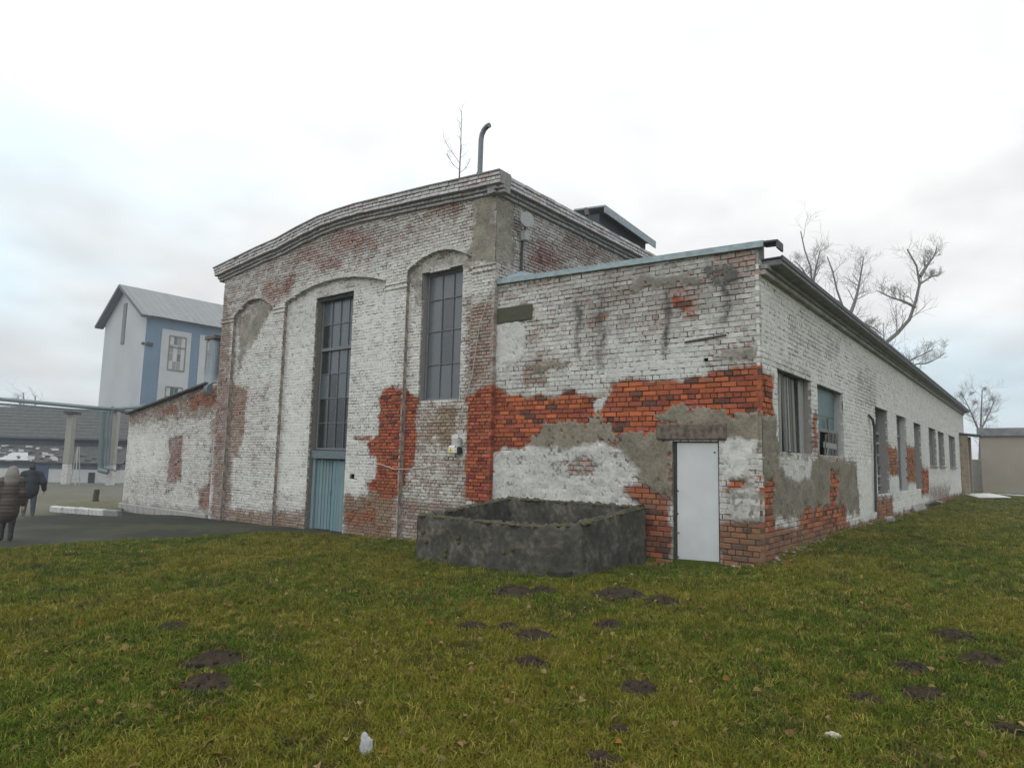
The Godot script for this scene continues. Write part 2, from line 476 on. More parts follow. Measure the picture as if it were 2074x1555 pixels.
func paint_wall(w: Wall) -> void:
	w.W = int(ceil((w.u1 - w.u0) / w.ru))
	w.H = int(ceil((w.v1 - w.v0) / w.rv))
	w.u1 = w.u0 + w.W * w.ru
	w.v0 = w.v1 - w.H * w.rv
	# coarse fields
	var g := 0.06
	var lw := int((w.u1 - w.u0) / g) + 2
	var lh := int((w.v1 - w.v0) / g) + 2
	var f := []
	for k in 4:
		var a := PackedFloat32Array()
		a.resize(lw * lh)
		a.fill(w.def[k])
		f.append(a)
	var wn := noise(w.sd + 5, 1.1, 4)
	for b in w.blobs:
		var poly: Array = b[2]
		var soft: float = b[1]
		var lo := Vector2(1e9, 1e9)
		var hi := Vector2(-1e9, -1e9)
		var m := poly.size() / 2
		for k in m:
			lo = lo.min(Vector2(poly[2 * k], poly[2 * k + 1]))
			hi = hi.max(Vector2(poly[2 * k], poly[2 * k + 1]))
		var mg := soft + 0.25
		var i0 := maxi(0, int((lo.x - mg - w.u0) / g))
		var i1 := mini(lw - 1, int((hi.x + mg - w.u0) / g) + 1)
		var j0 := maxi(0, int((w.v1 - hi.y - mg) / g))
		var j1 := mini(lh - 1, int((w.v1 - lo.y + mg) / g) + 1)
		for j in range(j0, j1 + 1):
			for i in range(i0, i1 + 1):
				var pu := w.u0 + (i + 0.5) * g
				var pv := w.v1 - (j + 0.5) * g
				pu += wn.get_noise_2d(pu * 1.6, pv * 1.6) * 0.16
				pv += wn.get_noise_2d(pu * 1.6 + 50.0, pv * 1.6) * 0.13
				var ins := false
				var best := 1e9
				var ax: float = poly[2 * m - 2]
				var ay: float = poly[2 * m - 1]
				for k in m:
					var bx: float = poly[2 * k]
					var by: float = poly[2 * k + 1]
					var ex := bx - ax
					var ey := by - ay
					var t := clampf(((pu - ax) * ex + (pv - ay) * ey) / (ex * ex + ey * ey + 1e-9), 0.0, 1.0)
					var qx := pu - ax - ex * t
					var qy := pv - ay - ey * t
					best = minf(best, qx * qx + qy * qy)
					if (ay > pv) != (by > pv) and pu < ax + (pv - ay) / (by - ay) * ex:
						ins = not ins
					ax = bx
					ay = by
				var s := sqrt(best) * (1.0 if ins else -1.0)
				var al := smoothstep(-soft, soft, s)
				if al > 0.0:
					var vals: Dictionary = b[0]
					for k in vals:
						f[k][j * lw + i] = lerpf(f[k][j * lw + i], vals[k], al)
	var full := []
	for k in 4:
		var im := Image.create_from_data(lw, lh, false, Image.FORMAT_RF, f[k].to_byte_array())
		im.resize(int(lw * g / w.ru), int(lh * g / w.rv), Image.INTERPOLATE_BILINEAR)
		full.append([im.get_data().to_float32_array(), im.get_width(), im.get_height()])
	var n1 := noise(w.sd + 1, 11.0 * w.ru, 3).get_image(w.W, w.H, false, false, false).get_data()
	var n2 := noise(w.sd + 2, 1.2 * w.ru, 3).get_image(w.W, w.H, false, false, false).get_data()
	var n3 := noise(w.sd + 3, 0.35, 2).get_image(w.W, w.H, false, false, false).get_data()
	var n4 := noise(w.sd + 4, 3.5 * w.ru, 3).get_image(w.W, w.H, false, false, false).get_data()
	var out := PackedByteArray()
	out.resize(w.W * w.H * 3)
	var ht := PackedByteArray()
	ht.resize(w.W * w.H)
	w.m_plaster.resize(w.W * w.H)
	w.m_paint.resize(w.W * w.H)
	var fp: PackedFloat32Array = full[0][0]
	var fg: PackedFloat32Array = full[1][0]
	var fd: PackedFloat32Array = full[2][0]
	var fo: PackedFloat32Array = full[3][0]
	var fw: int = full[0][1]
	var fh: int = full[0][2]
	var tr: float = w.tone[0]
	var tg: float = w.tone[1]
	var tb: float = w.tone[2]
	for j in w.H:
		var v := w.v1 - (j + 0.5) * w.rv
		var cf := (v - w.v0) / w.ch
		var c := int(cf)
		var joint_v := (cf - c) * w.ch < w.jt
		var i_br := 0
		var e_next := edge_u(w, c, 1)
		var e_this := edge_u(w, c, 0)
		var h1 := hsh(c, 0)
		var h2 := hsh(c + 911, 0)
		var fj := mini(j, fh - 1) * fw
		for i in w.W:
			var u := w.u0 + (i + 0.5) * w.ru
			while u > e_next:
				i_br += 1
				e_this = e_next
				e_next = edge_u(w, c, i_br + 1)
				h1 = hsh(c + w.sd * 31, i_br)
				h2 = hsh(c + 911, i_br + w.sd)
			var joint := joint_v or (u - e_this) < w.jt
			var k := j * w.W + i
			var a1 := n1[k] / 127.5 - 1.0
			var a2 := n2[k] / 127.5 - 1.0
			var a3 := n3[k] / 127.5 - 1.0
			var a4 := n4[k] / 127.5 - 1.0
			var q := fj + mini(i, fw - 1)
			var P := fp[q] + (h1 - 0.5) * 0.30 + a1 * 0.36 + a2 * 0.20 + a4 * 0.22
			var G := fg[q] + a1 * 0.36 + a4 * 0.50 + a3 * 0.08
			var D := fd[q]
			var O := fo[q]
			var r: float
			var gg: float
			var b: float
			var height := 0.5
			var is_pl := G > 0.5
			var bareq := smoothstep(0.2, -0.2, fp[q])
			var painted := P > 0.5
			if is_pl:
				var t := 1.0 + a2 * 0.35 + a1 * 0.34 + a3 * 0.26 + a4 * 0.25
				var lf := smoothstep(0.05, 0.6, fp[q])
				r = lerpf(0.195, 0.31, lf) * t; gg = lerpf(0.172, 0.298, lf) * t; b = lerpf(0.132, 0.272, lf) * t
				height = 0.55 + a1 * 0.25 + a3 * 0.15
			elif joint:
				var t := 1.0 + a1 * 0.3 + a3 * 0.2
				r = lerpf(0.105, 0.098, bareq) * t; gg = lerpf(0.092, 0.052, bareq) * t; b = lerpf(0.076, 0.038, bareq) * t
				height = 0.3
			else:
				# bare brick
				var s := 0.62 + h1 * 0.56 + a3 * 0.16 + a1 * 0.20 + a4 * 0.22
				if h2 < w.dark_share:
					r = 0.135 * s; gg = 0.060 * s; b = 0.044 * s
				elif h2 < 0.40:
					r = tr * 0.74 * s; gg = tg * 0.70 * s; b = tb * 1.05 * s
				else:
					r = tr * s; gg = tg * s; b = tb * s
				height = 0.5 + a3 * 0.2 + a1 * 0.2
			if not is_pl and fp[q] > 0.0:
				# thin remains of limewash over bare brick and joints
				var t := clampf(smoothstep(-0.30, 0.55, P) * 0.86 + a3 * 0.10 + a1 * 0.12, 0.0, 0.86) * smoothstep(0.0, 0.25, fp[q])
				if joint:
					t *= 0.45
				r = lerpf(r, 0.365, t); gg = lerpf(gg, 0.345, t); b = lerpf(b, 0.322, t)
			if O > 0.02 and not is_pl:
				var t := clampf(O + a1 * 0.4 + a4 * 0.3 + (h2 - 0.5) * 0.5, 0.0, 1.0) * 0.8
				r = lerpf(r, 0.200, t); gg = lerpf(gg, 0.152, t); b = lerpf(b, 0.088, t)
			if painted and not (joint and not is_pl and a1 * 0.6 + a4 * 0.5 + P < 0.74):
				var t := clampf((P - 0.5) * 3.4 + 0.25, 0.35, 0.97)
				var br := 0.57 * (1.0 + a2 * 0.10 + a4 * 0.10 + a3 * 0.07 + (h2 - 0.5) * 0.13)
				var wr := br
				var wg := br * 0.992
				var wb := br * 0.935
				var dirt := clampf(0.27 + a4 * 0.6 + a1 * 0.5 + a2 * 0.3 - (P - 0.5) * 0.6, 0.0, 0.62)
				wr = lerpf(wr, 0.235, dirt); wg = lerpf(wg, 0.222, dirt); wb = lerpf(wb, 0.195, dirt)
				r = lerpf(r, wr, t); gg = lerpf(gg, wg, t); b = lerpf(b, wb, t)
				height += 0.15
				w.m_paint[k] = 2 if P > 0.98 else 1
			if D > 0.02:
				var t := clampf(D * 1.05 + a1 * 0.55 * D + a4 * 0.75 * D, 0.0, 0.93)
				r = lerpf(r, 0.075, t); gg = lerpf(gg, 0.074, t); b = lerpf(b, 0.066, t)
			if is_pl:
				w.m_plaster[k] = 1
			out[3 * k] = lut[clampi(int(r * 1023.0), 0, 1023)]
			out[3 * k + 1] = lut[clampi(int(gg * 1023.0), 0, 1023)]
			out[3 * k + 2] = lut[clampi(int(b * 1023.0), 0, 1023)]
			ht[k] = clampi(int(height * 255.0), 0, 255)
	var m := StandardMaterial3D.new()
	m.resource_name = w.called + "_masonry"
	m.albedo_texture = ImageTexture.create_from_image(Image.create_from_data(w.W, w.H, false, Image.FORMAT_RGB8, out))
	m.heightmap_enabled = true
	m.heightmap_texture = ImageTexture.create_from_image(Image.create_from_data(w.W, w.H, false, Image.FORMAT_L8, ht))
	m.heightmap_scale = 1.2
	m.roughness = 0.95
	m.metallic_specular = 0.25
	m.texture_repeat = false
	w.mat = m

# every face takes the colour of its own place on the wall
func wall_uv(mb: MB, w: Wall, at := Vector3.ZERO, sx := 1.0) -> MB:
	var wm := w.u1 - w.u0
	var hm := w.v1 - w.v0
	mb.uv.resize(mb.v.size())
	for i in mb.v.size():
		mb.uv[i] = Vector2((mb.v[i].x * sx + at.x - w.u0) / wm, (w.v1 - mb.v[i].y - at.y) / hm)
	return mb

func brick_shape(mb: MB, u0: float, u1: float, va: float, vb: float, w0: float, depth: float, s: int, rough := 1.0) -> void:
	var e := 0.006
	var j := 0.0035 * rough
	var f := []
	var k := 0
	for q in [[u0, va, 1, 1], [u1, va, -1, 1], [u1, vb, -1, -1], [u0, vb, 1, -1]]:
		var dx := (hsh(s, k) - 0.5) * j
		var dy := (hsh(s + 1, k) - 0.5) * j
		var dz := (hsh(s + 2, k) - 0.5) * j * 1.6
		f.append(Vector3(q[0] + q[2] * e + dx, q[1] + q[3] * e + dy, w0 + dz))
		f.append(Vector3(q[0] + dx * 0.6, q[1] + dy * 0.6, w0 - e + dz * 0.5))
		f.append(Vector3(q[0], q[1], w0 - depth))
		k += 1
	mb.quad(f[0], f[3], f[6], f[9])
	for i in 4:
		var a := i * 3
		var b := ((i + 1) % 4) * 3
		mb.quad(f[a + 1], f[b + 1], f[b], f[a])
		mb.quad(f[a + 2], f[b + 2], f[b + 1], f[a + 1])

# the wall as a part of a building: mortar and render sheet, the largest-showing bricks one by one, the rest joined
func build_wall(w: Wall, parent: Node3D, singles: int) -> MeshInstance3D:
	paint_wall(w)
	# --- sheet of mortar and render
	var us := []
	var vs := []
	var nu := int(ceil((w.u1 - w.u0) / w.cell))
	for i in nu + 1:
		us.append(w.u0 + (w.u1 - w.u0) * i / nu)
	var nv := int(ceil((w.v1 - w.v0) / w.cell))
	for i in nv + 1:
		vs.append(w.v0 + (w.v1 - w.v0) * i / nv)
	for q in w.holes:
		us.append(q[0]); us.append(q[1]); vs.append(q[2]); vs.append(q[3])
	for q in w.niches:
		us.append(q[0]); us.append(q[0] + 0.004); us.append(q[1]); us.append(q[1] - 0.004)
	us.sort()
	vs.sort()
	var n := noise(w.sd + 9, 6.0, 3)
	var mb := MB.new()
	var nx := us.size()
	var ny := vs.size()
	var pos := PackedVector3Array()
	pos.resize(nx * ny)
	for j in ny:
		for i in nx:
			var u: float = us[i]
			var v: float = minf(vs[j], w.topv(u))
			var k := w.px(u, v)
			var d := -0.026
			if w.m_plaster[k]:
				d = 0.010 + n.get_noise_2d(u, v) * 0.007
			elif w.m_paint[k] == 2:
				d = -0.0012 + n.get_noise_2d(u * 2.0, v * 2.0) * 0.004
			elif w.m_paint[k]:
				d = -0.0075 + n.get_noise_2d(u * 2.0, v * 2.0) * 0.004
			else:
				d += n.get_noise_2d(u * 2.0, v * 2.0) * 0.005
			pos[j * nx + i] = Vector3(u, v, w.face(u, v) + d)
	var nrm := PackedVector3Array()
	nrm.resize(nx * ny)
	for j in ny:
		for i in nx:
			var a := pos[j * nx + mini(i + 1, nx - 1)] - pos[j * nx + maxi(i - 1, 0)]
			var b := pos[mini(j + 1, ny - 1) * nx + i] - pos[maxi(j - 1, 0) * nx + i]
			var c := a.cross(b)
			nrm[j * nx + i] = c.normalized() if c.length_squared() > 1e-14 else Vector3(0, 0, 1)
	mb.v = pos
	mb.n = nrm
	for j in ny - 1:
		for i in nx - 1:
			var uc: float = (us[i] + us[i + 1]) * 0.5
			var vc: float = (vs[j] + vs[j + 1]) * 0.5
			if vs[j] >= w.topv(uc) or w.in_hole(uc, vc):
				continue
			var a := j * nx + i
			mb.ix.append(a); mb.ix.append(a + nx); mb.ix.append(a + 1)
			mb.ix.append(a + 1); mb.ix.append(a + nx); mb.ix.append(a + nx + 1)
	var node := part(w.called, wall_uv(mb, w), w.mat, parent)
	node.transform = w.xf
	# --- bricks
	var rest := MB.new()
	var cand := []
	var cuts := []
	for q in w.niches:
		cuts.append(q[0]); cuts.append(q[1])
	var eye := w.xf.affine_inverse() * EYE
	for c in int((w.v1 - w.v0) / w.ch):
		var va := w.v0 + c * w.ch + w.jt
		var vb := w.v0 + (c + 1) * w.ch
		var vc := (va + vb) * 0.5
		var nb := int((w.u1 - w.u0) / (w.bl * (0.5 if is_header(w, c) else 1.0))) + 4
		for i in nb:
			var a := maxf(edge_u(w, c, i) + w.jt, w.u0)
			var b := minf(edge_u(w, c, i + 1), w.u1)
			if b - a < 0.03:
				continue
			# split at openings and niche edges
			var segs := [[a, b]]
			var whole := true
			for q in w.holes:
				if vc < q[2] or vc > q[3]:
					continue
				var nsegs := []
				for s in segs:
					if s[1] <= q[0] or s[0] >= q[1]:
						nsegs.append(s)
						continue
					whole = false
					if s[0] < q[0] - 0.03:
						nsegs.append([s[0], q[0]])
					if s[1] > q[1] + 0.03:
						nsegs.append([q[1], s[1]])
				segs = nsegs
			for cu in cuts:
				var nsegs := []
				for s in segs:
					if cu > s[0] + 0.02 and cu < s[1] - 0.02:
						whole = false
						nsegs.append([s[0], cu - 0.002]); nsegs.append([cu + 0.002, s[1]])
					else:
						nsegs.append(s)
				segs = nsegs
			for s in segs:
				var uc: float = (s[0] + s[1]) * 0.5
				if vb > minf(w.topv(s[0]), w.topv(s[1])) + 0.03 or s[1] - s[0] < 0.03:
					continue
				var k := w.px(uc, vc)
				if w.m_plaster[k] and w.m_plaster[w.px(s[0], vc)] and w.m_plaster[w.px(s[1], vc)] and hsh(c, i + 77) < 0.9:
					continue
				var bare := w.m_paint[k] == 0
				var hh := hsh(c * 13 + w.sd, i + 500)
				var off := (hh - 0.5) * (0.016 if bare else 0.005)
				if bare and hh < 0.05:
					off -= 0.014
				if hsh(c * 17 + w.sd, i + 900) < 0.009:
					off -= 0.045   # a brick face that has fallen away
				var w0 := w.face(uc, vc) + off
				var ctr := Vector3(uc, vc, w0)
				if whole and singles > 0 and not w.m_plaster[k] and s[1] - s[0] > w.bl * 0.4:
					cand.append([(s[1] - s[0]) / maxf(1.0, ctr.distance_squared_to(eye)) * absf((eye - ctr).normalized().z), c, i, s[0], s[1], va, vb, w0])
				else:
					brick_shape(rest, s[0], s[1], va, vb, w0, 0.06 if off > -0.03 else 0.03, c * 1000 + i, 2.4 if bare else 1.0)
	cand.sort_custom(func(p, q): return p[0] > q[0])
	for t in cand.size():
		var q: Array = cand[t]
		if t < singles:
			var one := MB.new()
			var ctr := Vector3((q[3] + q[4]) * 0.5, (q[5] + q[6]) * 0.5, q[7])
			var hl: float = (q[4] - q[3]) * 0.5
			brick_shape(one, -hl, hl, -(w.ch - w.jt) * 0.5, (w.ch - w.jt) * 0.5, 0.0, 0.06, q[1] * 1000 + q[2], 2.2)
			var o := MeshInstance3D.new()
			o.name = "brick"
			o.mesh = wall_uv(one, w, ctr).mesh()
			o.material_override = w.mat
			o.position = ctr
			node.add_child(o, true)
		else:
			brick_shape(rest, q[3], q[4], q[5], q[6], q[7], 0.06, q[1] * 1000 + q[2], 1.3)
	part("brickwork", wall_uv(rest, w), w.mat, node, "stuff")
	return node

# ---------------------------------------------------------------- building pieces
func wbasis(side: bool) -> Basis:
	return Basis(Vector3(0, 0, -1), Vector3(0, 1, 0), Vector3(1, 0, 0)) if side else Basis()

# reveal of an opening: four inner faces from w = wf back to w = wb (wall frame)
func reveal(q: Array, wf: float, wb: float, m: Material, parent: Node3D) -> void:
	var mb := MB.new()
	var a: float = q[0]
	var b: float = q[1]
	var c: float = q[2]
	var d: float = q[3]
	var t := 0.05
	var dp := wf - wb
	var wc := (wf + wb) * 0.5
	mb.box(V(a - t * 0.5, (c + d) * 0.5, wc), V(t, d - c, dp))
	mb.box(V(b + t * 0.5, (c + d) * 0.5, wc), V(t, d - c, dp))
	mb.box(V((a + b) * 0.5, d + t * 0.5, wc), V(b - a + 2 * t, t, dp))
	mb.box(V((a + b) * 0.5, c - t * 0.5, wc), V(b - a + 2 * t, t, dp))
	part("reveal", mb, m, parent)

# steel-barred window in the wall frame; ru / rv are the fractions where bars stand
func barred_window(called: String, q: Array, w: float, cu: Array, rv: Array, heavy: Array, frame_m: Material, glass: Array, parent: Node3D, sd := 1) -> Node3D:
	var o := Node3D.new()
	o.name = called
	parent.add_child(o, true)
	var a: float = q[0]
	var b: float = q[1]
	var c: float = q[2]
	var d: float = q[3]
	var fr := MB.new()
	var e := 0.055
	fr.box(V(a + e * 0.5, (c + d) * 0.5, w), V(e, d - c, 0.06), Basis(), 0.006)
	fr.box(V(b - e * 0.5, (c + d) * 0.5, w), V(e, d - c, 0.06), Basis(), 0.006)
	fr.box(V((a + b) * 0.5, c + e * 0.5, w), V(b - a - 2 * e, e, 0.06), Basis(), 0.006)
	fr.box(V((a + b) * 0.5, d - e * 0.5, w), V(b - a - 2 * e, e, 0.06), Basis(), 0.006)
	part("frame", fr, frame_m, o)
	for k in range(1, cu.size() - 1):
		var mb := MB.new()
		var u := lerpf(a + e, b - e, cu[k])
		mb.box(V(u, (c + d) * 0.5, w + 0.004), V(0.020, d - c - 2 * e, 0.036), Basis(), 0.004)
		part("bar", mb, frame_m, o)
	for k in range(1, rv.size() - 1):
		var mb := MB.new()
		var v := lerpf(c + e, d - e, rv[k])
		var hv: bool = heavy.has(k)
		mb.box(V((a + b) * 0.5, v, w + (0.02 if hv else 0.002)), V(b - a - 2 * e, 0.085 if hv else 0.020, 0.09 if hv else 0.03), Basis(), 0.004)
		part("transom" if hv else "bar", mb, frame_m, o)
	for i in cu.size() - 1:
		for j in rv.size() - 1:
			var mb := MB.new()
			var ua := lerpf(a + e, b - e, cu[i])
			var ub := lerpf(a + e, b - e, cu[i + 1])
			var va := lerpf(c + e, d - e, rv[j])
			var vb := lerpf(c + e, d - e, rv[j + 1])
			var t := (hsh(i + sd * 7, j) - 0.5) * 0.02
			var t2 := (hsh(i + 40, j + sd) - 0.5) * 0.016
			var bs := Basis.from_euler(Vector3(t2, t, 0))
			mb.box(V((ua + ub) * 0.5, (va + vb) * 0.5, w - 0.01), V(ub - ua - 0.006, vb - va - 0.006, 0.004), bs)
			part("pane", mb, M_glass_b if sd == 2 and j < 2 else glass[int(hsh(i + sd, j + 3) * 0.999 * glass.size())], o)
	return o

func board(mb: MB, a: Vector3, b: Vector3, wid: float, th: float, nrm: Vector3) -> void:
	var y := (b - a)
	var l := y.length()
	y /= l
	var x := y.cross(nrm).normalized()
	mb.box((a + b) * 0.5, V(wid, l, th), Basis(x, y, x.cross(y)), 0.003)

# corbelled cornice of bricks following a line of [u, v] tops; tiers are [drop, height, projection]
func cornice(pts: Array, w0: float, tiers: Array, holder: Node3D, m: Material, sd: int, broken: float) -> void:
	var mb := MB.new()
	mb.use_col = true
	var core := MB.new()
	core.use_col = true
	core.col = Color(0.30, 0.29, 0.28)
	for s in pts.size() - 1:
		var a := Vector3(pts[s][0], pts[s][1], 0)
		var b := Vector3(pts[s + 1][0], pts[s + 1][1], 0)
		var dir := (b - a).normalized()
		var up := Vector3(-dir.y, dir.x, 0)
		var bs := Basis(dir, up, Vector3(0, 0, 1))
		var ln := a.distance_to(b)
		for ti in tiers.size():
			var t: Array = tiers[ti]
			var back := w0 - 0.12
			core.box((a + b) * 0.5 - up * (t[0] + t[1] * 0.5) + V(0, 0, (w0 + t[2] - 0.016 + back) * 0.5), V(ln + 0.02, t[1] - 0.004, w0 + t[2] - 0.016 - back), bs)
			var n := int(round(ln / 0.135 if ti % 2 == 1 else ln / 0.27))
			n = maxi(n, 1)
			for k in n:
				var h := hsh(s * 131 + ti * 17 + sd, k)
				if ti == 0 and h < broken:
					continue
				var f := (k + 0.5) / n
				var g := (0.44 if ti < 3 else 0.32) + 0.16 * hsh(k + sd, s * 9 + ti)
				var redd := hsh(k * 3 + sd, s + ti * 5)
				mb.col = Color(g * 1.02, g * 1.0, g * 1.0) if redd < 0.90 else Color(g * 1.05, g * 0.86, g * 0.80)
				mb.box(a.lerp(b, f) - up * (t[0] + t[1] * 0.5) + V(0, 0, w0 + t[2] - 0.06 + (h - 0.5) * 0.02), V(ln / n - 0.011, t[1] - 0.010, 0.12), bs, 0.006)
	part("core", core, m, holder)
	part("cornice_bricks", mb, m, holder, "stuff")

const HALL_TOP := [[-16.85, 7.24], [-15.64, 7.36], [-14.43, 7.48], [-13.43, 7.55], [-12.49, 7.69], [-11.49, 7.80], [-10.75, 7.82], [-9.95, 7.81], [-8.47, 7.72], [-7.3, 7.65], [-6.38, 7.58], [-5.2, 7.50]]

func build_hall() -> void:
	var b := thing("brick_hall", "tall whitewashed brick hall with shallow curved gable, two tall barred windows and blue double door", "building")
	var w := Wall.new()
	w.called = "front_wall"
	w.sd = 11
	w.u0 = -16.6; w.u1 = -5.49; w.v0 = -0.75; w.v1 = 7.9
	w.top = []
	for p in HALL_TOP:
		w.top.append([p[0], p[1] - 0.30])
	w.proud = 0.12
	w.niches = [[-15.9, -13.75, 5.65, 6.07], [-13.2, -8.95, 5.75, 6.10], [-8.2, -6.15, 5.88, 6.19]]
	w.holes = [[-11.9, -10.32, -0.6, 5.71], [-7.80, -6.52, 2.75, 5.77], [-10.12, -9.94, .90, 1.02]]
	w.ru = 0.0135; w.rv = 0.0125
	w.cell = 0.055
	w.ch = 0.0745; w.bl = 0.275; w.chain = true
	w.blobs = B_HALL
	w.def = [0.84, 0.0, 0.03, 0.0]
	w.tone = [0.39, 0.092, 0.040]
	w.dark_share = 0.06
	build_wall(w, b, 300)
	# side wall above the annex roof
	var s := Wall.new()
	s.called = "side_wall"
	s.sd = 23
	s.xf = Transform3D(wbasis(true), V(-5.49, 0, 0))
	s.u0 = -0.12; s.u1 = 9.5; s.v0 = 4.6; s.v1 = 7.25
	s.ru = 0.02; s.rv = 0.0125
	s.cell = 0.06
	s.blobs = B_HSIDE
	s.def = [0.58, 0.0, 0.08, 0.0]
	s.tone = [0.25, 0.088, 0.06]
	build_wall(s, b, 0)
	# the walls the photograph does not show, and the roof that closes the hall
	var plain_m := M("old_brick", lin(.30, .26, .23), 0.95, T_mid, V(.4, .4, .4))
	var mb := MB.new()
	mb.box(V(-16.42, 3.2, -7.1), V(.3, 8.0, 13.9))
	mb.box(V(-11.0, 3.2, -14.2), V(11.1, 8.0, .3))
	mb.box(V(-5.70, 2.0, -4.8), V(.28, 5.4, 9.2))
	mb.box(V(-5.70, 3.2, -11.8), V(.28, 8.0, 4.6))
	part("rear_wall", mb, plain_m, b)
	mb = MB.new()
	for i in HALL_TOP.size() - 1:
		var p: Array = HALL_TOP[i]
		var q: Array = HALL_TOP[i + 1]
		var ua := clampf(p[0], -16.5, -5.6)
		var ub := clampf(q[0], -16.5, -5.6)
		if ub - ua < 0.01:
			continue
		var ya: float = p[1] - 0.35
		var yb: float = q[1] - 0.35
		mb.quad(V(ua, ya, -0.1), V(ub, yb, -0.1), V(ub, yb, -14.3), V(ua, ya, -14.3))
		mb.quad(V(ua, ya - .12, -14.3), V(ub, yb - .12, -14.3), V(ub, yb - .12, -0.1), V(ua, ya - .12, -0.1))
	part("roof", mb, M("roof_felt", lin(.07, .07, .07), 0.95, T_mid, V(.3, .3, .3)), b)
	# cornices
	var cm := M("cornice_brick", Color(1, 1, 1), 0.95, T_fine, V(.9, .9, .9))
	cm.vertex_color_use_as_albedo = true
	var tiers := [[0.0, .085, .27], [.085, .08, .25], [.165, .08, .235], [.245, .075, .13], [.32, .075, .07]]
	var ch := Node3D.new()
	ch.name = "cornice"
	b.add_child(ch, true)
	cornice(HALL_TOP, 0.12, tiers, ch, cm, 3, 0.05)
	ch = Node3D.new()
	ch.name = "cornice"
	ch.transform = Transform3D(wbasis(true), V(-5.49, 0, 0))
	b.add_child(ch, true)
	cornice([[-.29, 7.50], [1.4, 7.52], [3.4, 7.54], [6.5, 7.56], [9.4, 7.56]], 0.0, tiers, ch, cm, 8, 0.22)
	# cement laid on top of the cornice
	mb = MB.new()
	for i in HALL_TOP.size() - 1:
		var p: Array = HALL_TOP[i]
		var q: Array = HALL_TOP[i + 1]
		var a := V(p[0], p[1] + .012, .22)
		var c := V(q[0], q[1] + .012, .22)
		var dir := (c - a).normalized()
		mb.box((a + c) * .5, V(a.distance_to(c) + .01, .03, .40), Basis(dir, Vector3(0, 0, 1).cross(dir), Vector3(0, 0, 1)))
	part("coping", mb, M("cement", lin(.23, .22, .205), .95, T_fine, V(.7, .7, .7)), b)
	# arch rings over the niches and the caps of the piers between them
	var wn := noise(77, 2.0, 2)
	for q in w.niches:
		mb = MB.new()
		var n := 36
		var pr := []
		for i in n + 1:
			var t := -1.0 + 2.0 * i / n
			var u: float = (q[0] + q[1]) * .5 + t * (q[1] - q[0]) * .5
			pr.append([u, q[2] + (q[3] - q[2]) * (1.0 - t * t) + wn.get_noise_1d(u * 3.0) * .008])
		for i in n:
			var a: Array = pr[i]
			var c: Array = pr[i + 1]
			mb.quad(V(a[0], a[1] - .012, .128), V(c[0], c[1] - .012, .128), V(c[0], c[1] + .075, .130), V(a[0], a[1] + .075, .130))
			mb.quad(V(a[0], a[1] - .012, -.03), V(c[0], c[1] - .012, -.03), V(c[0], c[1] - .012, .128), V(a[0], a[1] - .012, .128))
			mb.quad(V(a[0], a[1] + .075, .130), V(c[0], c[1] + .075, .130), V(c[0], c[1] + .080, .10), V(a[0], a[1] + .080, .10))
		part("arch_ring", wall_uv(mb, w), w.mat, b)
	# weathered inner edges of the niches, and the hall's return where the annex meets it
	for q in w.niches:
		mb = MB.new()
		mb.box(V(q[0] - .0235, 2.45, .054), V(.053, 6.4 + (q[2] - 5.65) * 2.0, .126))
		part("niche_edge", mb, M("weathered_edge", lin(.34, .29, .245), .95, T_conc, V(1.1, .6, 1.1)), b)
	mb = MB.new()
	mb.box(V(-5.53, 3.2, .045), V(.075, 8.0, .14))
	part("corner_return", wall_uv(mb, w), w.mat, b)
	for q in [[-13.76, -13.19], [-8.96, -8.19], [-6.16, -5.48], [-16.62, -15.89]]:
		for k in 2:
			mb = MB.new()
			mb.box(V((q[0] + q[1]) * .5, 5.50 + k * .11, .125), V(q[1] - q[0] + .03, .055, .05), Basis(), .012)
			part("pier_cap", wall_uv(mb, w), w.mat, b)
	# openings
	var rm := M("dirty_reveal", lin(.20, .18, .155), .95, T_fine, V(1.2, 1.2, 1.2))
	var rmb := M("grey_reveal", lin(.26, .25, .235), .95, T_soft, V(1.2, 1.2, 1.2))
	reveal(w.holes[0], -.03, -.42, rm, b)
	reveal(w.holes[1], -.03, -.40, rmb, b)
	var steel := M("grey_steel", lin(.15, .16, .165), .6, T_fine, V(2, 2, 2))
	barred_window("tall_window", [-11.88, -10.33, 1.60, 5.70], -.24, [0, .25, .5, .75, 1], [0, .165, .33, .495, .66, .83, 1], [4], steel, [M_glass_a, M_glass_a, M_glass_b], b, 2)
	barred_window("tall_window", [-7.78, -6.53, 2.76, 5.76], -.20, [0, .36, .68, 1], [0, .27, .54, .80, 1], [], steel, [M_glass_c, M_glass_c, M_glass_d], b, 5)
	# head of window A: a ragged timber
	mb = MB.new()
	mb.box(V(-11.1, 5.66, -.16), V(1.56, .09, .14), Basis(), .01)
	part("head_timber", mb, M("dark_timber", lin(.045, .045, .042), .9, T_grain, V(.8, 3, 3)), b)
	# double door with its beam
	var dr := Node3D.new()
	dr.name = "double_door"
	b.add_child(dr, true)
	var blue := M("blue_boards", lin(.150, .245, .270), .8, T_streak, V(5.0, .45, 5.0))
	var blue2 := M("grey_blue_boards", lin(.185, .265, .280), .85, T_streak, V(4.3, .4, 4.3))
	mb = MB.new()
	mb.box(V(-11.1, 1.475, -.17), V(1.55, .21, .16), Basis(), .012)
	part("beam", mb, M("grey_blue_beam", lin(.125, .165, .18), .85, T_streak, V(.5, 4, 4)), dr)
	mb = MB.new()
	mb.box(V(-11.82, .42, -.2), V(.11, 1.9, .10), Basis(), .008)
	mb.box(V(-10.38, .42, -.2), V(.09, 1.9, .10), Basis(), .008)
	part("jamb", mb, blue2, dr)
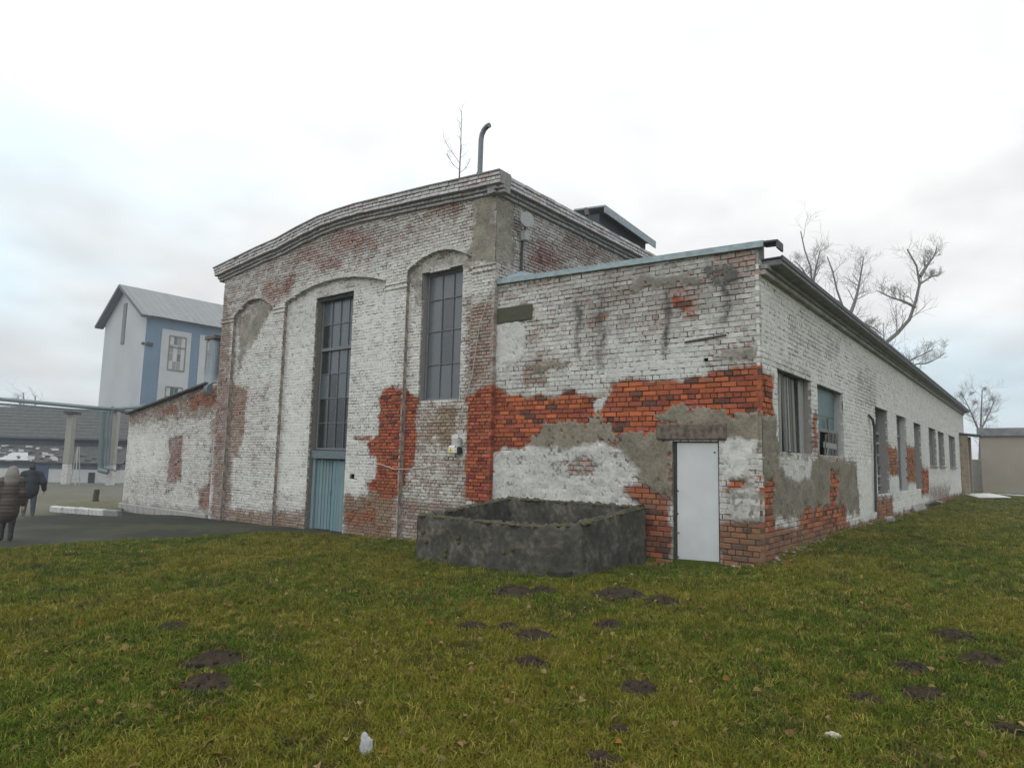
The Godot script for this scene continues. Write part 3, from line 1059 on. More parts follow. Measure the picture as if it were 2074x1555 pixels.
	for leaf in 2:
		var x0 := -11.76 + leaf * .68
		for k in 6:
			mb = MB.new()
			var lean := -.018 if leaf == 0 else .0
			var pw := .655 / 6.0
			mb.box(V(x0 + pw * (k + .5), .44 + (hsh(k, leaf) - .5) * .02, -.235 + hsh(k + 9, leaf) * .008 + lean * k), V(pw - .006, 1.80, .03), Basis.from_euler(V(0, (.05 if leaf == 0 else 0.0), 0)), .004)
			part("plank", mb, blue if hsh(k, leaf + 4) < .6 else blue2, dr)
	mb = MB.new()
	mb.box(V(-11.12, .5, -.205), V(.03, .14, .03), Basis(), .005)
	part("handle", mb, steel, dr)
	# inner dark room wall set back behind the windows
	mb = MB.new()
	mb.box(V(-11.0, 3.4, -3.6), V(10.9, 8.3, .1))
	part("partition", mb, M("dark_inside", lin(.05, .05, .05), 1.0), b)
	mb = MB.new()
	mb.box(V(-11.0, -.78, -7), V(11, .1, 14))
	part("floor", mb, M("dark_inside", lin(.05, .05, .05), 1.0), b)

func build_wing() -> void:
	var b := thing("brick_wing", "low whitewashed brick wing with sloping parapet and bricked-up opening left of the hall", "building")
	var w := Wall.new()
	w.called = "front_wall"
	w.sd = 31
	w.u0 = -22.9; w.u1 = -16.6; w.v0 = -1.0; w.v1 = 3.85
	w.top = [[-22.9, 2.78], [-17.3, 3.60], [-16.6, 3.62]]
	w.ru = 0.0135; w.rv = 0.0125
	w.cell = .06
	w.blobs = B_WING
	w.def = [0.75, 0.0, 0.06, 0.0]
	w.tone = [0.33, 0.11, 0.06]
	w.niches = [[-19.62, -18.66, 1.92, 1.93]]
	w.proud = 0.02
	build_wall(w, b, 300)
	var plain_m := M("old_brick", lin(.30, .26, .23), .95)
	var mb := MB.new()
	mb.box(V(-22.74, 1.0, -3.1), V(.28, 3.7, 6.0))
	mb.box(V(-19.8, 1.0, -6.0), V(6.2, 3.7, .28))
	part("rear_wall", mb, plain_m, b)
	mb = MB.new()
	mb.quad(V(-22.9, 2.7, -.05), V(-16.6, 3.55, -.05), V(-16.6, 3.55, -6.1), V(-22.9, 2.7, -6.1))
	part("roof", mb, M("roof_felt", lin(.07, .07, .07), .95), b)
	# coping of dark tiles on the slope
	var n := 22
	for k in n:
		mb = MB.new()
		var a := V(-22.98, 2.81, .02).lerp(V(-17.25, 3.65, .02), float(k) / n)
		var c := V(-22.98, 2.81, .02).lerp(V(-17.25, 3.65, .02), float(k + 1) / n)
		var dir := (c - a).normalized()
		mb.box((a + c) * .5 + V(0, (hsh(k, 4) - .5) * .012, 0), V(a.distance_to(c) - .006, .055, .34), Basis(dir, V(-dir.y, dir.x, 0), V(0, 0, 1)), .006)
		part("coping_tile", mb, M("coping_dark", lin(.085, .085, .08), .9, T_fine, V(1, 1, 1)), b)
	mb = MB.new()
	mb.box(V(-19.85, -.62, .06), V(6.25, .42, .16), Basis(), .03)
	part("plinth", mb, M("pale_plinth", lin(.34, .33, .31), .95, T_mid, V(.8, .8, .8)), b)
	# duct in the corner between wing and hall
	var d := thing("sheet_metal_duct", "grey sheet-metal duct with elbow rising in the corner between low wing and hall", "duct", V(-17.2, 3.4, -.1))
	mb = MB.new()
	mb.tube(PackedVector3Array([V(-.62, 1.72, -.35), V(-.58, 1.2, -.3), V(-.5, .55, -.22), V(-.36, .22, -.12), V(-.1, .08, .02), V(.12, .06, .06)]), PackedFloat32Array([.26, .26, .27, .26, .24, .22]), 14)
	part("pipe", mb, M("zinc", lin(.20, .235, .26), .55, T_streak, V(2, .4, 2), .4), d)
	mb = MB.new()
	mb.box(V(-.62, 1.82, -.35), V(.66, .14, .6), Basis(), .02)
	part("cowl", mb, M("rusty_cap", lin(.14, .12, .10), .9, T_fine, V(2, 2, 2)), d)
	mb = MB.new()
	mb.tube(PackedVector3Array([V(-.62, 1.25, -.32), V(-.60, 1.30, -.315)]), PackedFloat32Array([.285, .285]), 14)
	part("collar", mb, M("zinc", lin(.20, .235, .26)), d)

func build_annex() -> void:
	var b := thing("brick_annex", "long low whitewashed brick annex with bare orange band, white door and row of side windows", "building")
	var w := Wall.new()
	w.called = "front_wall"
	w.sd = 41
	w.u0 = -5.50; w.u1 = -.056; w.v0 = -0.6; w.v1 = 5.35
	w.top = [[-5.5, 5.21], [0.0, 5.03]]
	w.holes = [[-1.52, -.70, -0.5, 1.855], [-.95, -.87, 3.14, 3.24], [-3.80, -3.40, 4.655, 4.74]]
	w.ru = 0.0095; w.rv = 0.0095
	w.cell = 0.032
	w.ch = 0.0900; w.bl = 0.262; w.chain = false
	w.blobs = B_ANNEX
	w.def = [0.76, 0.0, 0.14, 0.06]
	w.tone = [0.44, 0.116, 0.042]
	build_wall(w, b, 210)
	var s := Wall.new()
	s.called = "side_wall"
	s.sd = 53
	s.xf = Transform3D(wbasis(true), V(0, 0, 0))
	s.u0 = 0.0; s.u1 = 35.6; s.v0 = -0.5; s.v1 = 4.80
	s.ru = 0.022; s.rv = 0.0125
	s.cell = 0.05
	s.ch = 0.0900; s.bl = 0.262; s.chain = false
	s.blobs = B_SIDE
	s.def = [1.05, 0.0, 0.03, 0.0]
	s.tone = [0.44, 0.118, 0.042]
	s.holes = [[.88, 3.0, 1.70, 3.15], [3.47, 5.66, 1.70, 3.15], [9.4, 11.2, .74, 3.15], [12.75, 14.6, .74, 3.13], [16.3, 18.0, .74, 3.08], [20.2, 22.5, 1.56, 3.12], [23.2, 25.4, 1.56, 3.10], [27.4, 30.4, 1.54, 3.10]]
	build_wall(s, b, 90)
	var plain_m := M("old_brick", lin(.30, .26, .23), .95)
	var mb := MB.new()
	mb.box(V(-2.8, 2.2, -35.5), V(5.6, 5.2, .24))
	mb.box(V(-5.35, 2.2, -22.6), V(.24, 5.2, 26.0))
	part("rear_wall", mb, plain_m, b)
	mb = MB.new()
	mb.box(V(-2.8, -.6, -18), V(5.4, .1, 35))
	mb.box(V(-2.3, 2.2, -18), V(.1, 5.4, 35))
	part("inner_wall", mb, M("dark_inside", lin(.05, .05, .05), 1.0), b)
	# roof slab with its eave, felt edge and corbel courses
	var eave_m := M("eave_concrete", lin(.20, .205, .205), .95, T_mid, V(.6, .6, .6))
	mb = MB.new()
	mb.box(V(-2.63, 4.88, -18.05), V(5.76, .10, 35.3), Basis.from_euler(V(0, 0, -.022)))
	part("roof", mb, M("roof_felt", lin(.07, .07, .07), .95), b)
	mb = MB.new()
	mb.box(V(.14, 4.755, -17.92), V(.36, .10, 35.5), Basis(), .012)
	part("eave_slab", mb, eave_m, b)
	mb = MB.new()
	mb.box(V(.325, 4.81, -17.92), V(.025, .085, 35.55), Basis(), .004)
	mb.box(V(.15, 4.825, -17.92), V(.37, .022, 35.55))
	part("edge_flashing", mb, M("dark_felt_edge", lin(.075, .085, .095), .8, T_fine, V(.7, .7, .7)), b)
	mb = MB.new()
	mb.use_col = true
	for k in 2:
		var z := -.05
		var i := 0
		while z > -35.4:
			var g := .25 + .14 * hsh(i, k + 60)
			mb.col = Color(g, g * .97, g * .92)
			mb.box(V(.03 + .035 * k, 4.59 + .088 * k, z - .125), V(.12, .078, .25), Basis(), .006)
			z -= .262
			i += 1
	var cm := M("cornice_brick", Color(1, 1, 1), .95)
	part("corbel_course", mb, cm, b, "stuff")
	# metal flashing along the front parapet with its overhanging end
	mb = MB.new()
	var a := V(-5.50, 5.245, 0)
	var c := V(.10, 5.062, 0)
	var dir := (c - a).normalized()
	var bs := Basis(dir, V(-dir.y, dir.x, 0), V(0, 0, 1))
	mb.box((a + c) * .5 + V(0, .012, -.10), V(a.distance_to(c), .018, .34), bs, .004)
	mb.box((a + c) * .5 + V(0, -.035, .062), V(a.distance_to(c), .105, .014), bs, .003)
	part("parapet_flashing", mb, M("blue_grey_metal", lin(.27, .335, .355), .5, T_streak, V(.3, 2, 2), .3), b)
	mb = MB.new()
	mb.box(V(.185, 5.052, -.09), V(.28, .034, .30), Basis.from_euler(V(0, 0, -.06)), .006)
	mb.box(V(.31, 4.985, -.09), V(.035, .13, .28), Basis(), .006)
	part("parapet_end", mb, M("dark_felt_edge", lin(.075, .085, .095), .8, T_fine, V(.7, .7, .7)), b)
	mb = MB.new()
	mb.box(V(-.034, 2.1, -.042), V(.070, 5.2, .076))
	part("corner_core", wall_uv(mb, w), w.mat, b)
	mb = MB.new()
	mb.box(V(-.03, 4.90, -.16), V(.055, .36, .30), Basis(), .008)
	part("parapet_return", mb, M("grey_reveal", lin(.26, .25, .235)), b)
	# bent light-blue sheet in the corner with the hall
	mb = MB.new()
	mb.quad(V(-5.42, 5.30, -.04), V(-4.75, 5.27, -.28), V(-4.75, 5.42, -.9), V(-5.42, 5.62, -.7))
	mb.quad(V(-5.42, 5.28, -.04), V(-5.42, 5.60, -.72), V(-4.75, 5.40, -.92), V(-4.75, 5.25, -.28))
	part("gutter_sheet", mb, M("pale_blue_sheet", lin(.33, .40, .45), .5, T_fine, V(2, 2, 2)), b)
	# lintel, door, frame
	mb = MB.new()
	mb.box(V(-1.185, 2.0, -.02), V(1.25, .275, .12), Basis(), .018)
	part("lintel", mb, M("dark_concrete", lin(.165, .130, .102), .95, T_conc, V(.9, .9, .9)), b)
	reveal([-1.52, -.70, -.5, 1.855], -.02, -.30, M("dirty_reveal", lin(.20, .18, .155)), b)
	var dr := Node3D.new()
	dr.name = "door"
	b.add_child(dr, true)
	mb = MB.new()
	mb.box(V(-1.485, .82, -.10), V(.07, 2.07, .09), Basis(), .006)
	mb.box(V(-.72, .82, -.10), V(.035, 2.07, .09), Basis(), .006)
	mb.box(V(-1.11, 1.835, -.10), V(.80, .035, .09), Basis(), .006)
	part("frame", mb, M("dark_timber", lin(.045, .045, .042)), dr)
	# the leaf: sheet steel with faint dents
	mb = MB.new()
	var dn := noise(91, 1.6, 3)
	var nx := 16
	var ny := 40
	for j in ny + 1:
		for i in nx + 1:
			var u := lerpf(-1.452, -.735, float(i) / nx)
			var v := lerpf(-.19, 1.815, float(j) / ny)
			mb.v.append(V(u, v, -.052 + dn.get_noise_2d(u * 1.2, v) * .006))
	for j in ny + 1:
		for i in nx + 1:
			var p := mb.v[j * (nx + 1) + mini(i + 1, nx)] - mb.v[j * (nx + 1) + maxi(i - 1, 0)]
			var q := mb.v[mini(j + 1, ny) * (nx + 1) + i] - mb.v[maxi(j - 1, 0) * (nx + 1) + i]
			mb.n.append(p.cross(q).normalized())
	for j in ny:
		for i in nx:
			var k := j * (nx + 1) + i
			mb.ix.append_array([k, k + nx + 1, k + 1, k + 1, k + nx + 1, k + nx + 2])
	mb.box(V(-1.0935, .8125, -.08), V(.717, 2.005, .04))
	part("leaf", mb, M_door, dr)
	for p in [[-1.445, .62], [-1.43, .30], [-.79, 1.66], [-1.44, -.1], [-1.44, 1.0]]:
		mb = MB.new()
		mb.tube(PackedVector3Array([V(p[0], p[1], -.06), V(p[0], p[1], -.035)]), PackedFloat32Array([.014, .012]), 8)
		part("bolt", mb, M("dark_timber", lin(.045, .045, .042)), dr)
	# mossy beam end, soot-dark patch rim, ledge board
	mb = MB.new()
	mb.box(V(-5.02, 4.47, .0), V(.92, .34, .05), Basis(), .02)
	part("beam_end", mb, M("mossy_concrete", lin(.070, .070, .042), .98, T_fine, V(1.4, 1.4, 1.4), 0, 1.2), b)
	mb = MB.new()
	board(mb, V(-1.28, 3.54, .012), V(-.55, 3.60, .012), .030, .035, V(0, 0, 1))
	part("ledge_board", mb, M("dark_board", lin(.085, .08, .072), .9, T_grain, V(2, 2, 2)), b)
	mb = MB.new()
	mb.box(V(-3.6, 4.675, -.05), V(.36, .06, .10), Basis.from_euler(V(0, .2, .05)), .008)
	part("loose_brick", wall_uv(mb, w), w.mat, b)
	# --- side windows, built in the wall's own frame
	var sx := Transform3D(wbasis(true), Vector3.ZERO)
	var grey_rev := M("grey_reveal", lin(.26, .25, .235), .95)
	var pale_rev := M("pale_reveal", lin(.42, .43, .42), .95, T_soft, V(1, 1, 1))
	var boards := [M("weathered_board", lin(.17, .165, .155)), M("silver_board", lin(.29, .29, .285), .9, T_grain, V(2.2, 2.2, 2.2)), M("brown_board", lin(.125, .115, .10), .9, T_grain, V(2, 2, 2))]
	# 1: loose upright boards
	var o := Node3D.new()
	o.name = "boarded_window"
	o.transform = sx
	b.add_child(o, true)
	reveal(s.holes[0], -.02, -.36, grey_rev, o)
	var xs := [1.22, 1.39, 1.54, 1.70, 1.86, 2.00, 2.18, 2.62]
	for k in xs.size():
		mb = MB.new()
		var tilt := (hsh(k, 71) - .5) * .10
		board(mb, V(xs[k] + tilt, 1.70 + hsh(k, 3) * .02, -.10 - .02 * (k % 2)), V(xs[k] - tilt * .3, 3.13 - hsh(k, 5) * .10, -.13), .125 if k != 4 else .07, .022, V(0, 0, 1))
		part("board", mb, boards[k % 3], o)
	mb = MB.new()
	mb.box(V(2.82, 2.42, -.20), V(.30, 1.44, .12), Basis(), .01)
	part("infill", mb, grey_rev, o)
	# 2: teal glass sheets over a broken lower part
	o = Node3D.new()
	o.name = "teal_window"
	o.transform = sx
	b.add_child(o, true)
	reveal(s.holes[1], -.02, -.36, pale_rev, o)
	for r in 3:
		for k in 2:
			mb = MB.new()
			mb.box(V(3.55 + .98 * k + .5, 2.24 + .30 * r + .15, -.17 + .006 * r), V(.98, .315, .006), Basis.from_euler(V(.02 * (r - 1), .01 * (k * 2 - 1), 0)))
			part("glass_sheet", mb, M_teal, o)
	for e in [[3.6, 5.5, 2.22, 2.22, .07], [4.35, 5.35, 1.93, 1.90, .12], [3.9, 3.92, 1.71, 2.2, .07], [4.42, 4.46, 1.71, 2.15, .08], [4.72, 4.66, 1.71, 2.5, .09], [5.02, 5.04, 1.71, 2.2, .08], [5.30, 5.32, 1.71, 2.2, .10], [5.55, 5.56, 1.71, 2.2, .07], [4.6, 4.62, 1.71, 1.9, .05]]:
		mb = MB.new()
		board(mb, V(e[0], e[2], -.12), V(e[1], e[3], -.10), e[4], .025, V(0, 0, 1))
		part("board", mb, boards[int(e[0] * 10) % 3], o)
	# 3 to 8
	var old_frame := M("old_frame", lin(.20, .20, .19), .85, T_grain, V(2, 2, 2))
	o = barred_window("window", [9.42, 11.18, .76, 3.13], -.26, [0, .5, 1], [0, .12, .26, .42, .72, 1], [4], old_frame, [M_glass_d, M_glass_b, M_board_pane], b, 9)
	o.transform = sx
	reveal(s.holes[2], -.02, -.36, grey_rev, o)
	for k in 5:
		mb = MB.new()
		board(mb, V(9.44, .95 + .30 * k, -.20), V(11.1, .97 + .30 * k + (hsh(k, 8) - .5) * .1, -.21), .06, .02, V(0, 0, 1))
		part("board", mb, boards[k % 3], o)
	for k in [3, 4]:
		var q: Array = s.holes[k]
		o = barred_window("window", [q[0] + .02, q[1] - .02, q[2] + .02, q[3] - .02], -.22, [0, .5, 1], [0, .4, .75, 1], [2], old_frame, [M_board_pane, M_glass_c], b, 9 + k)
		o.transform = sx
		reveal(q, -.02, -.36, pale_rev if k == 3 else grey_rev, o)
	for k in [5, 6, 7]:
		var q: Array = s.holes[k]
		o = barred_window("window", [q[0] + .02, q[1] - .02, q[2] + .02, q[3] - .02], -.16, [0, .33, .66, 1], [0, .55, 1], [], old_frame, [M_board_pane, M_board_pane, M_glass_c], b, 15 + k)
		o.transform = sx
		reveal(q, -.02, -.36, grey_rev, o)
		mb = MB.new()
		mb.box(V((q[0] + q[1]) * .5, q[2] + .01, .0), V(q[1] - q[0] + .1, .05, .16), Basis(), .008)
		part("sill", mb, grey_rev, o)
	# cut-off drainpipe
	mb = MB.new()
	mb.tube(PackedVector3Array([V(8.35, 2.80, .03), V(8.55, 2.70, .08), V(8.68, 2.5, .09), V(8.72, 2.0, .08), V(8.70, 1.2, .07), V(8.66, .35, .06)]), PackedFloat32Array([.032, .035, .036, .036, .036, .035]), 8)
	part("drainpipe", mb, M("dark_iron", lin(.05, .05, .048), .8, T_fine, V(2, 2, 2)), b).transform = sx
	# doorway surround near the far end with a small canopy
	for u in [32.9, 34.9]:
		mb = MB.new()
		mb.box(V(u, 1.5, .18), V(.42, 3.6, .36), Basis(), .02)
		part("porch_pier", mb, M("ochre_brick", lin(.30, .24, .17), .95, T_mid, V(.8, .8, .8)), b).transform = sx
	mb = MB.new()
	mb.box(V(33.9, 3.36, .48), V(2.6, .07, .98), Basis.from_euler(V(.12, 0, 0)), .006)
	part("canopy", mb, M("dark_felt_edge", lin(.075, .085, .095)), b).transform = sx
	mb = MB.new()
	mb.box(V(33.9, 1.2, .02), V(1.5, 2.4, .06), Basis(), .008)
	part("side_door", mb, M("brown_door", lin(.12, .085, .07), .85, T_grain, V(2, 2, 2)), b).transform = sx

func build_trough() -> void:
	var t := thing("concrete_trough", "square mossy grey concrete trough standing on the lawn against the annex wall", "trough", V(-3.47, -.3, 1.4))
	var m := M("old_concrete", lin(.168, .157, .122), .97, T_trough, V(.45, .45, .45), 0, 1.2)
	var moss := M("moss", lin(.072, .068, .018), 1.0, T_fine, V(2.5, 2.5, 2.5), 0, 2.0)
	# walls as displaced slabs: outer box x -1.52..1.52, z -1.25..1.2 (local), rim sloping up to the back
	var n := noise(301, 2.2, 4)
	var walls := [[V(-1.53, 0, 1.20), V(.98, 0, 1.24), 1.0, .42], [V(.98, 0, 1.24), V(1.50, 0, .74), .42, .42], [V(1.50, 0, .74), V(1.52, 0, -1.25), .42, 1.0], [V(1.52, 0, -1.25), V(-1.50, 0, -1.25), 1.0, 1.0], [V(-1.50, 0, -1.25), V(-1.53, 0, 1.20), 1.0, 1.0]]
	for k in 5:
		var mb := MB.new()
		var mo := MB.new()
		var a: Vector3 = walls[k][0]
		var b: Vector3 = walls[k][1]
		var dir := (b - a).normalized()
		var inn := Vector3.UP.cross(dir)   # inwards
		var th := .17
		var nx := int(a.distance_to(b) / .045)
		var prof := []
		for j in 12:
			prof.append([0.0, -.35 + (1.0) * j / 11.0])   # outer face, v as share of rim height
		prof.append([.02, 1.02])
		prof.append([th * .5, 1.035])
		prof.append([th - .02, 1.02])
		for j in 9:
			prof.append([th, 1.0 - 1.2 * (j) / 8.0])
		var np := prof.size()
		var s0 := mb.v.size()
		for i in nx + 1:
			var f := lerpf(-.0, 1.0, float(i) / nx)
			var p := a.lerp(b, f)
			var rim := lerpf(.985, .77, clampf((p.z + 1.25) / 2.45, 0, 1))
			for j in np:
				var q: Array = prof[j]
				var pt: Vector3 = p + inn * float(q[0])
				# mitre at the ends
				if f == 0.0:
					pt += dir * (float(q[0]) * float(walls[k][2]))
				elif f == 1.0:
					pt -= dir * (float(q[0]) * float(walls[k][3]))
				var yy: float = q[1]
				if j < 12:
					yy = -.4 + 1.4 * (j / 11.0)
				pt.y = yy * rim
				var dsp := n.get_noise_3d(pt.x * 1.3 + k * 9.0, pt.y * 1.3, pt.z * 1.3) * .06 + n.get_noise_3d(pt.x * 5.0, pt.y * 5.0 + 30.0, pt.z * 5.0) * .024
				pt += inn * dsp * (1.0 if f > 0.0 and f < 1.0 else .4)
				pt.y += n.get_noise_2d(pt.x * 3.0 + k, pt.z * 3.0) * .075 * (1.0 if j > 8 and j < 18 else .2)
				mb.v.append(pt)
		for i in nx + 1:
			for j in np:
				var p := mb.v[s0 + mini(i + 1, nx) * np + j] - mb.v[s0 + maxi(i - 1, 0) * np + j]
				var q := mb.v[s0 + i * np + mini(j + 1, np - 1)] - mb.v[s0 + i * np + maxi(j - 1, 0)]
				mb.n.append(p.cross(q).normalized())
		for i in nx:
			for j in np - 1:
				var c := s0 + i * np + j
				mb.ix.append_array([c, c + 1, c + np, c + np, c + 1, c + np + 1])
		part("slab", mb, m, t)
		# clumps of moss along the rim
		for i in int(a.distance_to(b) * 95):
			var f := hsh(i, k + 800)
			var p := a.lerp(b, .02 + f * .96)
			var rim := lerpf(.985, .77, clampf((p.z + 1.25) / 2.45, 0, 1))
			if n.get_noise_2d(p.x * 2.5 + 40.0, p.z * 2.5) + (hsh(i, k + 7) - .5) * .5 < -.05:
				continue
			var r := .018 + .045 * hsh(i, k + 30) * hsh(i, k + 31)
			var off := th * (-.02 + 1.0 * hsh(i, k + 60))
			blob(mo, p + inn * off + V(0, rim * 1.02 - .008, 0), V(r * 1.5, r * .55, r * 1.5), i + k * 91)
		# and in patches down the outer faces
		for i in int(a.distance_to(b) * 60):
			var p := a.lerp(b, hsh(i, k + 300))
			var yy := pow(hsh(i, k + 310), 1.6) * .7
			if n.get_noise_3d(p.x * 1.6 + 7.0, yy * 1.6, p.z * 1.6) < .30:
				continue
			var r := .012 + .025 * hsh(i, k + 330)
			blob(mo, p + V(0, yy, 0) - inn * .004, V(r * 1.6, r * 1.3, r * .5) if k < 2 else V(r * .5, r * 1.3, r * 1.6), i + k * 77)
		part("moss", mo, moss, t, "stuff")
	var fl := MB.new()
	fl.box(V(0, .12, 0), V(2.8, .06, 2.2))
	part("bed", fl, M("wet_soil", lin(.035, .032, .025), 1.0, T_mid, V(1, 1, 1)), t)

# lumpy ellipsoid
func blob(mb: MB, ctr: Vector3, r: Vector3, sd: int, seg := 6, ring := 4, lump := 0.35) -> void:
	var s := mb.v.size()
	for j in ring + 1:
		var th := PI * j / ring
		for i in seg:
			var ph := TAU * i / seg
			var d := V(sin(th) * cos(ph), cos(th), sin(th) * sin(ph))
			var k := 1.0 + (hsh(sd * 7 + j, i + sd) - .5) * lump if j > 0 and j < ring else 1.0
			mb.v.append(ctr + d * r * k)
			mb.n.append((d / r).normalized())
			if mb.use_col:
				mb.c.append(mb.col)
	for j in ring:
		for i in seg:
			var a := s + j * seg + i
			var b := s + j * seg + (i + 1) % seg
			mb.ix.append_array([a, a + seg, b, b, a + seg, b + seg])

# ---------------------------------------------------------------- bodies: smooth union of tapered capsules, meshed as surface nets
# prims: [ax, ay, az, ra, bx, by, bz, rb]
func nets(prims: Array, cell: float, k: float, squash := 1.0, ridge := 0.0) -> MB:
	var lo := Vector3(1e9, 1e9, 1e9)
	var hi := -lo
	for p in prims:
		lo = lo.min(V(p[0], p[1], p[2]) - Vector3.ONE * p[3]).min(V(p[4], p[5], p[6]) - Vector3.ONE * p[7])
		hi = hi.max(V(p[0], p[1], p[2]) + Vector3.ONE * p[3]).max(V(p[4], p[5], p[6]) + Vector3.ONE * p[7])
	lo -= Vector3.ONE * cell * 2.5
	hi += Vector3.ONE * cell * 2.5
	var nx := int((hi.x - lo.x) / cell) + 1
	var ny := int((hi.y - lo.y) / cell) + 1
	var nz := int((hi.z - lo.z) / cell) + 1
	var f := PackedFloat32Array()
	f.resize(nx * ny * nz)
	f.fill(1.0)
	for p in prims:
		var a := V(p[0], p[1], p[2])
		var b := V(p[4], p[5], p[6])
		var ra: float = p[3]
		var rb: float = p[7]
		var rm := maxf(ra, rb) + k + cell * 2.0
		var l := ((a.min(b) - Vector3.ONE * rm - lo) / cell).floor()
		var h := ((a.max(b) + Vector3.ONE * rm - lo) / cell).ceil()
		var ab := b - a
		var d2 := maxf(ab.length_squared(), 1e-9)
		for z in range(maxi(0, int(l.z)), mini(nz, int(h.z) + 1)):
			for y in range(maxi(0, int(l.y)), mini(ny, int(h.y) + 1)):
				for x in range(maxi(0, int(l.x)), mini(nx, int(h.x) + 1)):
					var q := lo + V(x, y, z) * cell
					var t := clampf((q - a).dot(ab) / d2, 0.0, 1.0)
					var d := (q - a - ab * t).length() - lerpf(ra, rb, t)
					var i := (z * ny + y) * nx + x
					var o := f[i]
					var hh := maxf(k - absf(o - d), 0.0) / k
					f[i] = minf(o, d) - hh * hh * k * 0.25
	if ridge > 0.0:
		for z in nz:
			for y in ny:
				var r := sin((lo.y + y * cell) * TAU / 0.085) * ridge
				for x in nx:
					f[(z * ny + y) * nx + x] += r
	var mb := MB.new()
	var id := PackedInt32Array()
	id.resize(nx * ny * nz)
	id.fill(-1)
	var co := [0, 1, nx, nx + 1, nx * ny, nx * ny + 1, nx * ny + nx, nx * ny + nx + 1]
	var cp := []
	for i in 8:
		cp.append(V(i & 1, (i >> 1) & 1, (i >> 2) & 1))
	var ed := [[0, 1], [2, 3], [4, 5], [6, 7], [0, 2], [1, 3], [4, 6], [5, 7], [0, 4], [1, 5], [2, 6], [3, 7]]
	for z in nz - 1:
		for y in ny - 1:
			for x in nx - 1:
				var i := (z * ny + y) * nx + x
				var neg := 0
				for q in 8:
					if f[i + co[q]] < 0.0:
						neg += 1
				if neg == 0 or neg == 8:
					continue
				var s := Vector3.ZERO
				var c := 0
				for e in ed:
					var fa := f[i + co[e[0]]]
					var fb := f[i + co[e[1]]]
					if (fa < 0.0) != (fb < 0.0):
						s += cp[e[0]].lerp(cp[e[1]], fa / (fa - fb))
						c += 1
				id[i] = mb.v.size()
				var p := lo + (V(x, y, z) + s / c) * cell
				var g := V(f[i + 1] - f[i] + f[i + co[7]] - f[i + co[6]], f[i + nx] - f[i] + f[i + co[7]] - f[i + co[5]], f[i + nx * ny] - f[i] + f[i + co[7]] - f[i + co[3]])
				mb.v.append(V(p.x, p.y, p.z * squash))
				mb.n.append(V(g.x, g.y, g.z / squash).normalized())
	var st := [1, nx, nx * ny]
	for z in range(1, nz - 1):
		for y in range(1, ny - 1):
			for x in range(1, nx - 1):
				var i := (z * ny + y) * nx + x
				for ax in 3:
					var fa := f[i] < 0.0
					var fb := f[i + st[ax]] < 0.0
					if fa == fb:
						continue
					var u: int = st[(ax + 1) % 3]
					var v: int = st[(ax + 2) % 3]
					var q := [id[i], id[i - u], id[i - u - v], id[i - v]]
					if q[0] < 0 or q[1] < 0 or q[2] < 0 or q[3] < 0:
						continue
					if fa:
						mb.ix.append_array([q[0], q[2], q[1], q[0], q[3], q[2]])
					else:
						mb.ix.append_array([q[0], q[1], q[2], q[0], q[2], q[3]])
	return mb

func chain(pts: Array) -> Array:
	var o := []
	for i in pts.size() - 1:
		o.append([pts[i][0], pts[i][1], pts[i][2], pts[i][3], pts[i + 1][0], pts[i + 1][1], pts[i + 1][2], pts[i + 1][3]])
	return o

func hand(wr: Vector3, down: Vector3, sx: float) -> Array:
	# palm, four unequal curled fingers and a thumb leaving the side of the palm
	var d := down.normalized()
	var fw := (V(0, 0, -1) - d * V(0, 0, -1).dot(d)).normalized()
	var sd := d.cross(fw) * sx
	var palm := wr + d * .085
	var o := [[wr.x, wr.y, wr.z, .026, palm.x, palm.y, palm.z, .030]]
	for k in 4:
		var r := palm + fw * (.027 - .018 * k) - sd * .004
		var l: float = [.062, .072, .066, .050][k]
		var m := r + d * l * .55 + sd * -.006
		var e := m + d * l * .42 - sd * .018
		o.append([r.x, r.y, r.z, .0095, m.x, m.y, m.z, .0088])
		o.append([m.x, m.y, m.z, .0088, e.x, e.y, e.z, .0078])
	var t0 := wr + d * .03 + fw * .022
	var t1 := t0 + d * .035 + fw * .022 - sd * .008
	var t2 := t1 + d * .03 + fw * .004 - sd * .008
	o.append([t0.x, t0.y, t0.z, .012, t1.x, t1.y, t1.z, .011])
	o.append([t1.x, t1.y, t1.z, .011, t2.x, t2.y, t2.z, .009])
	return o

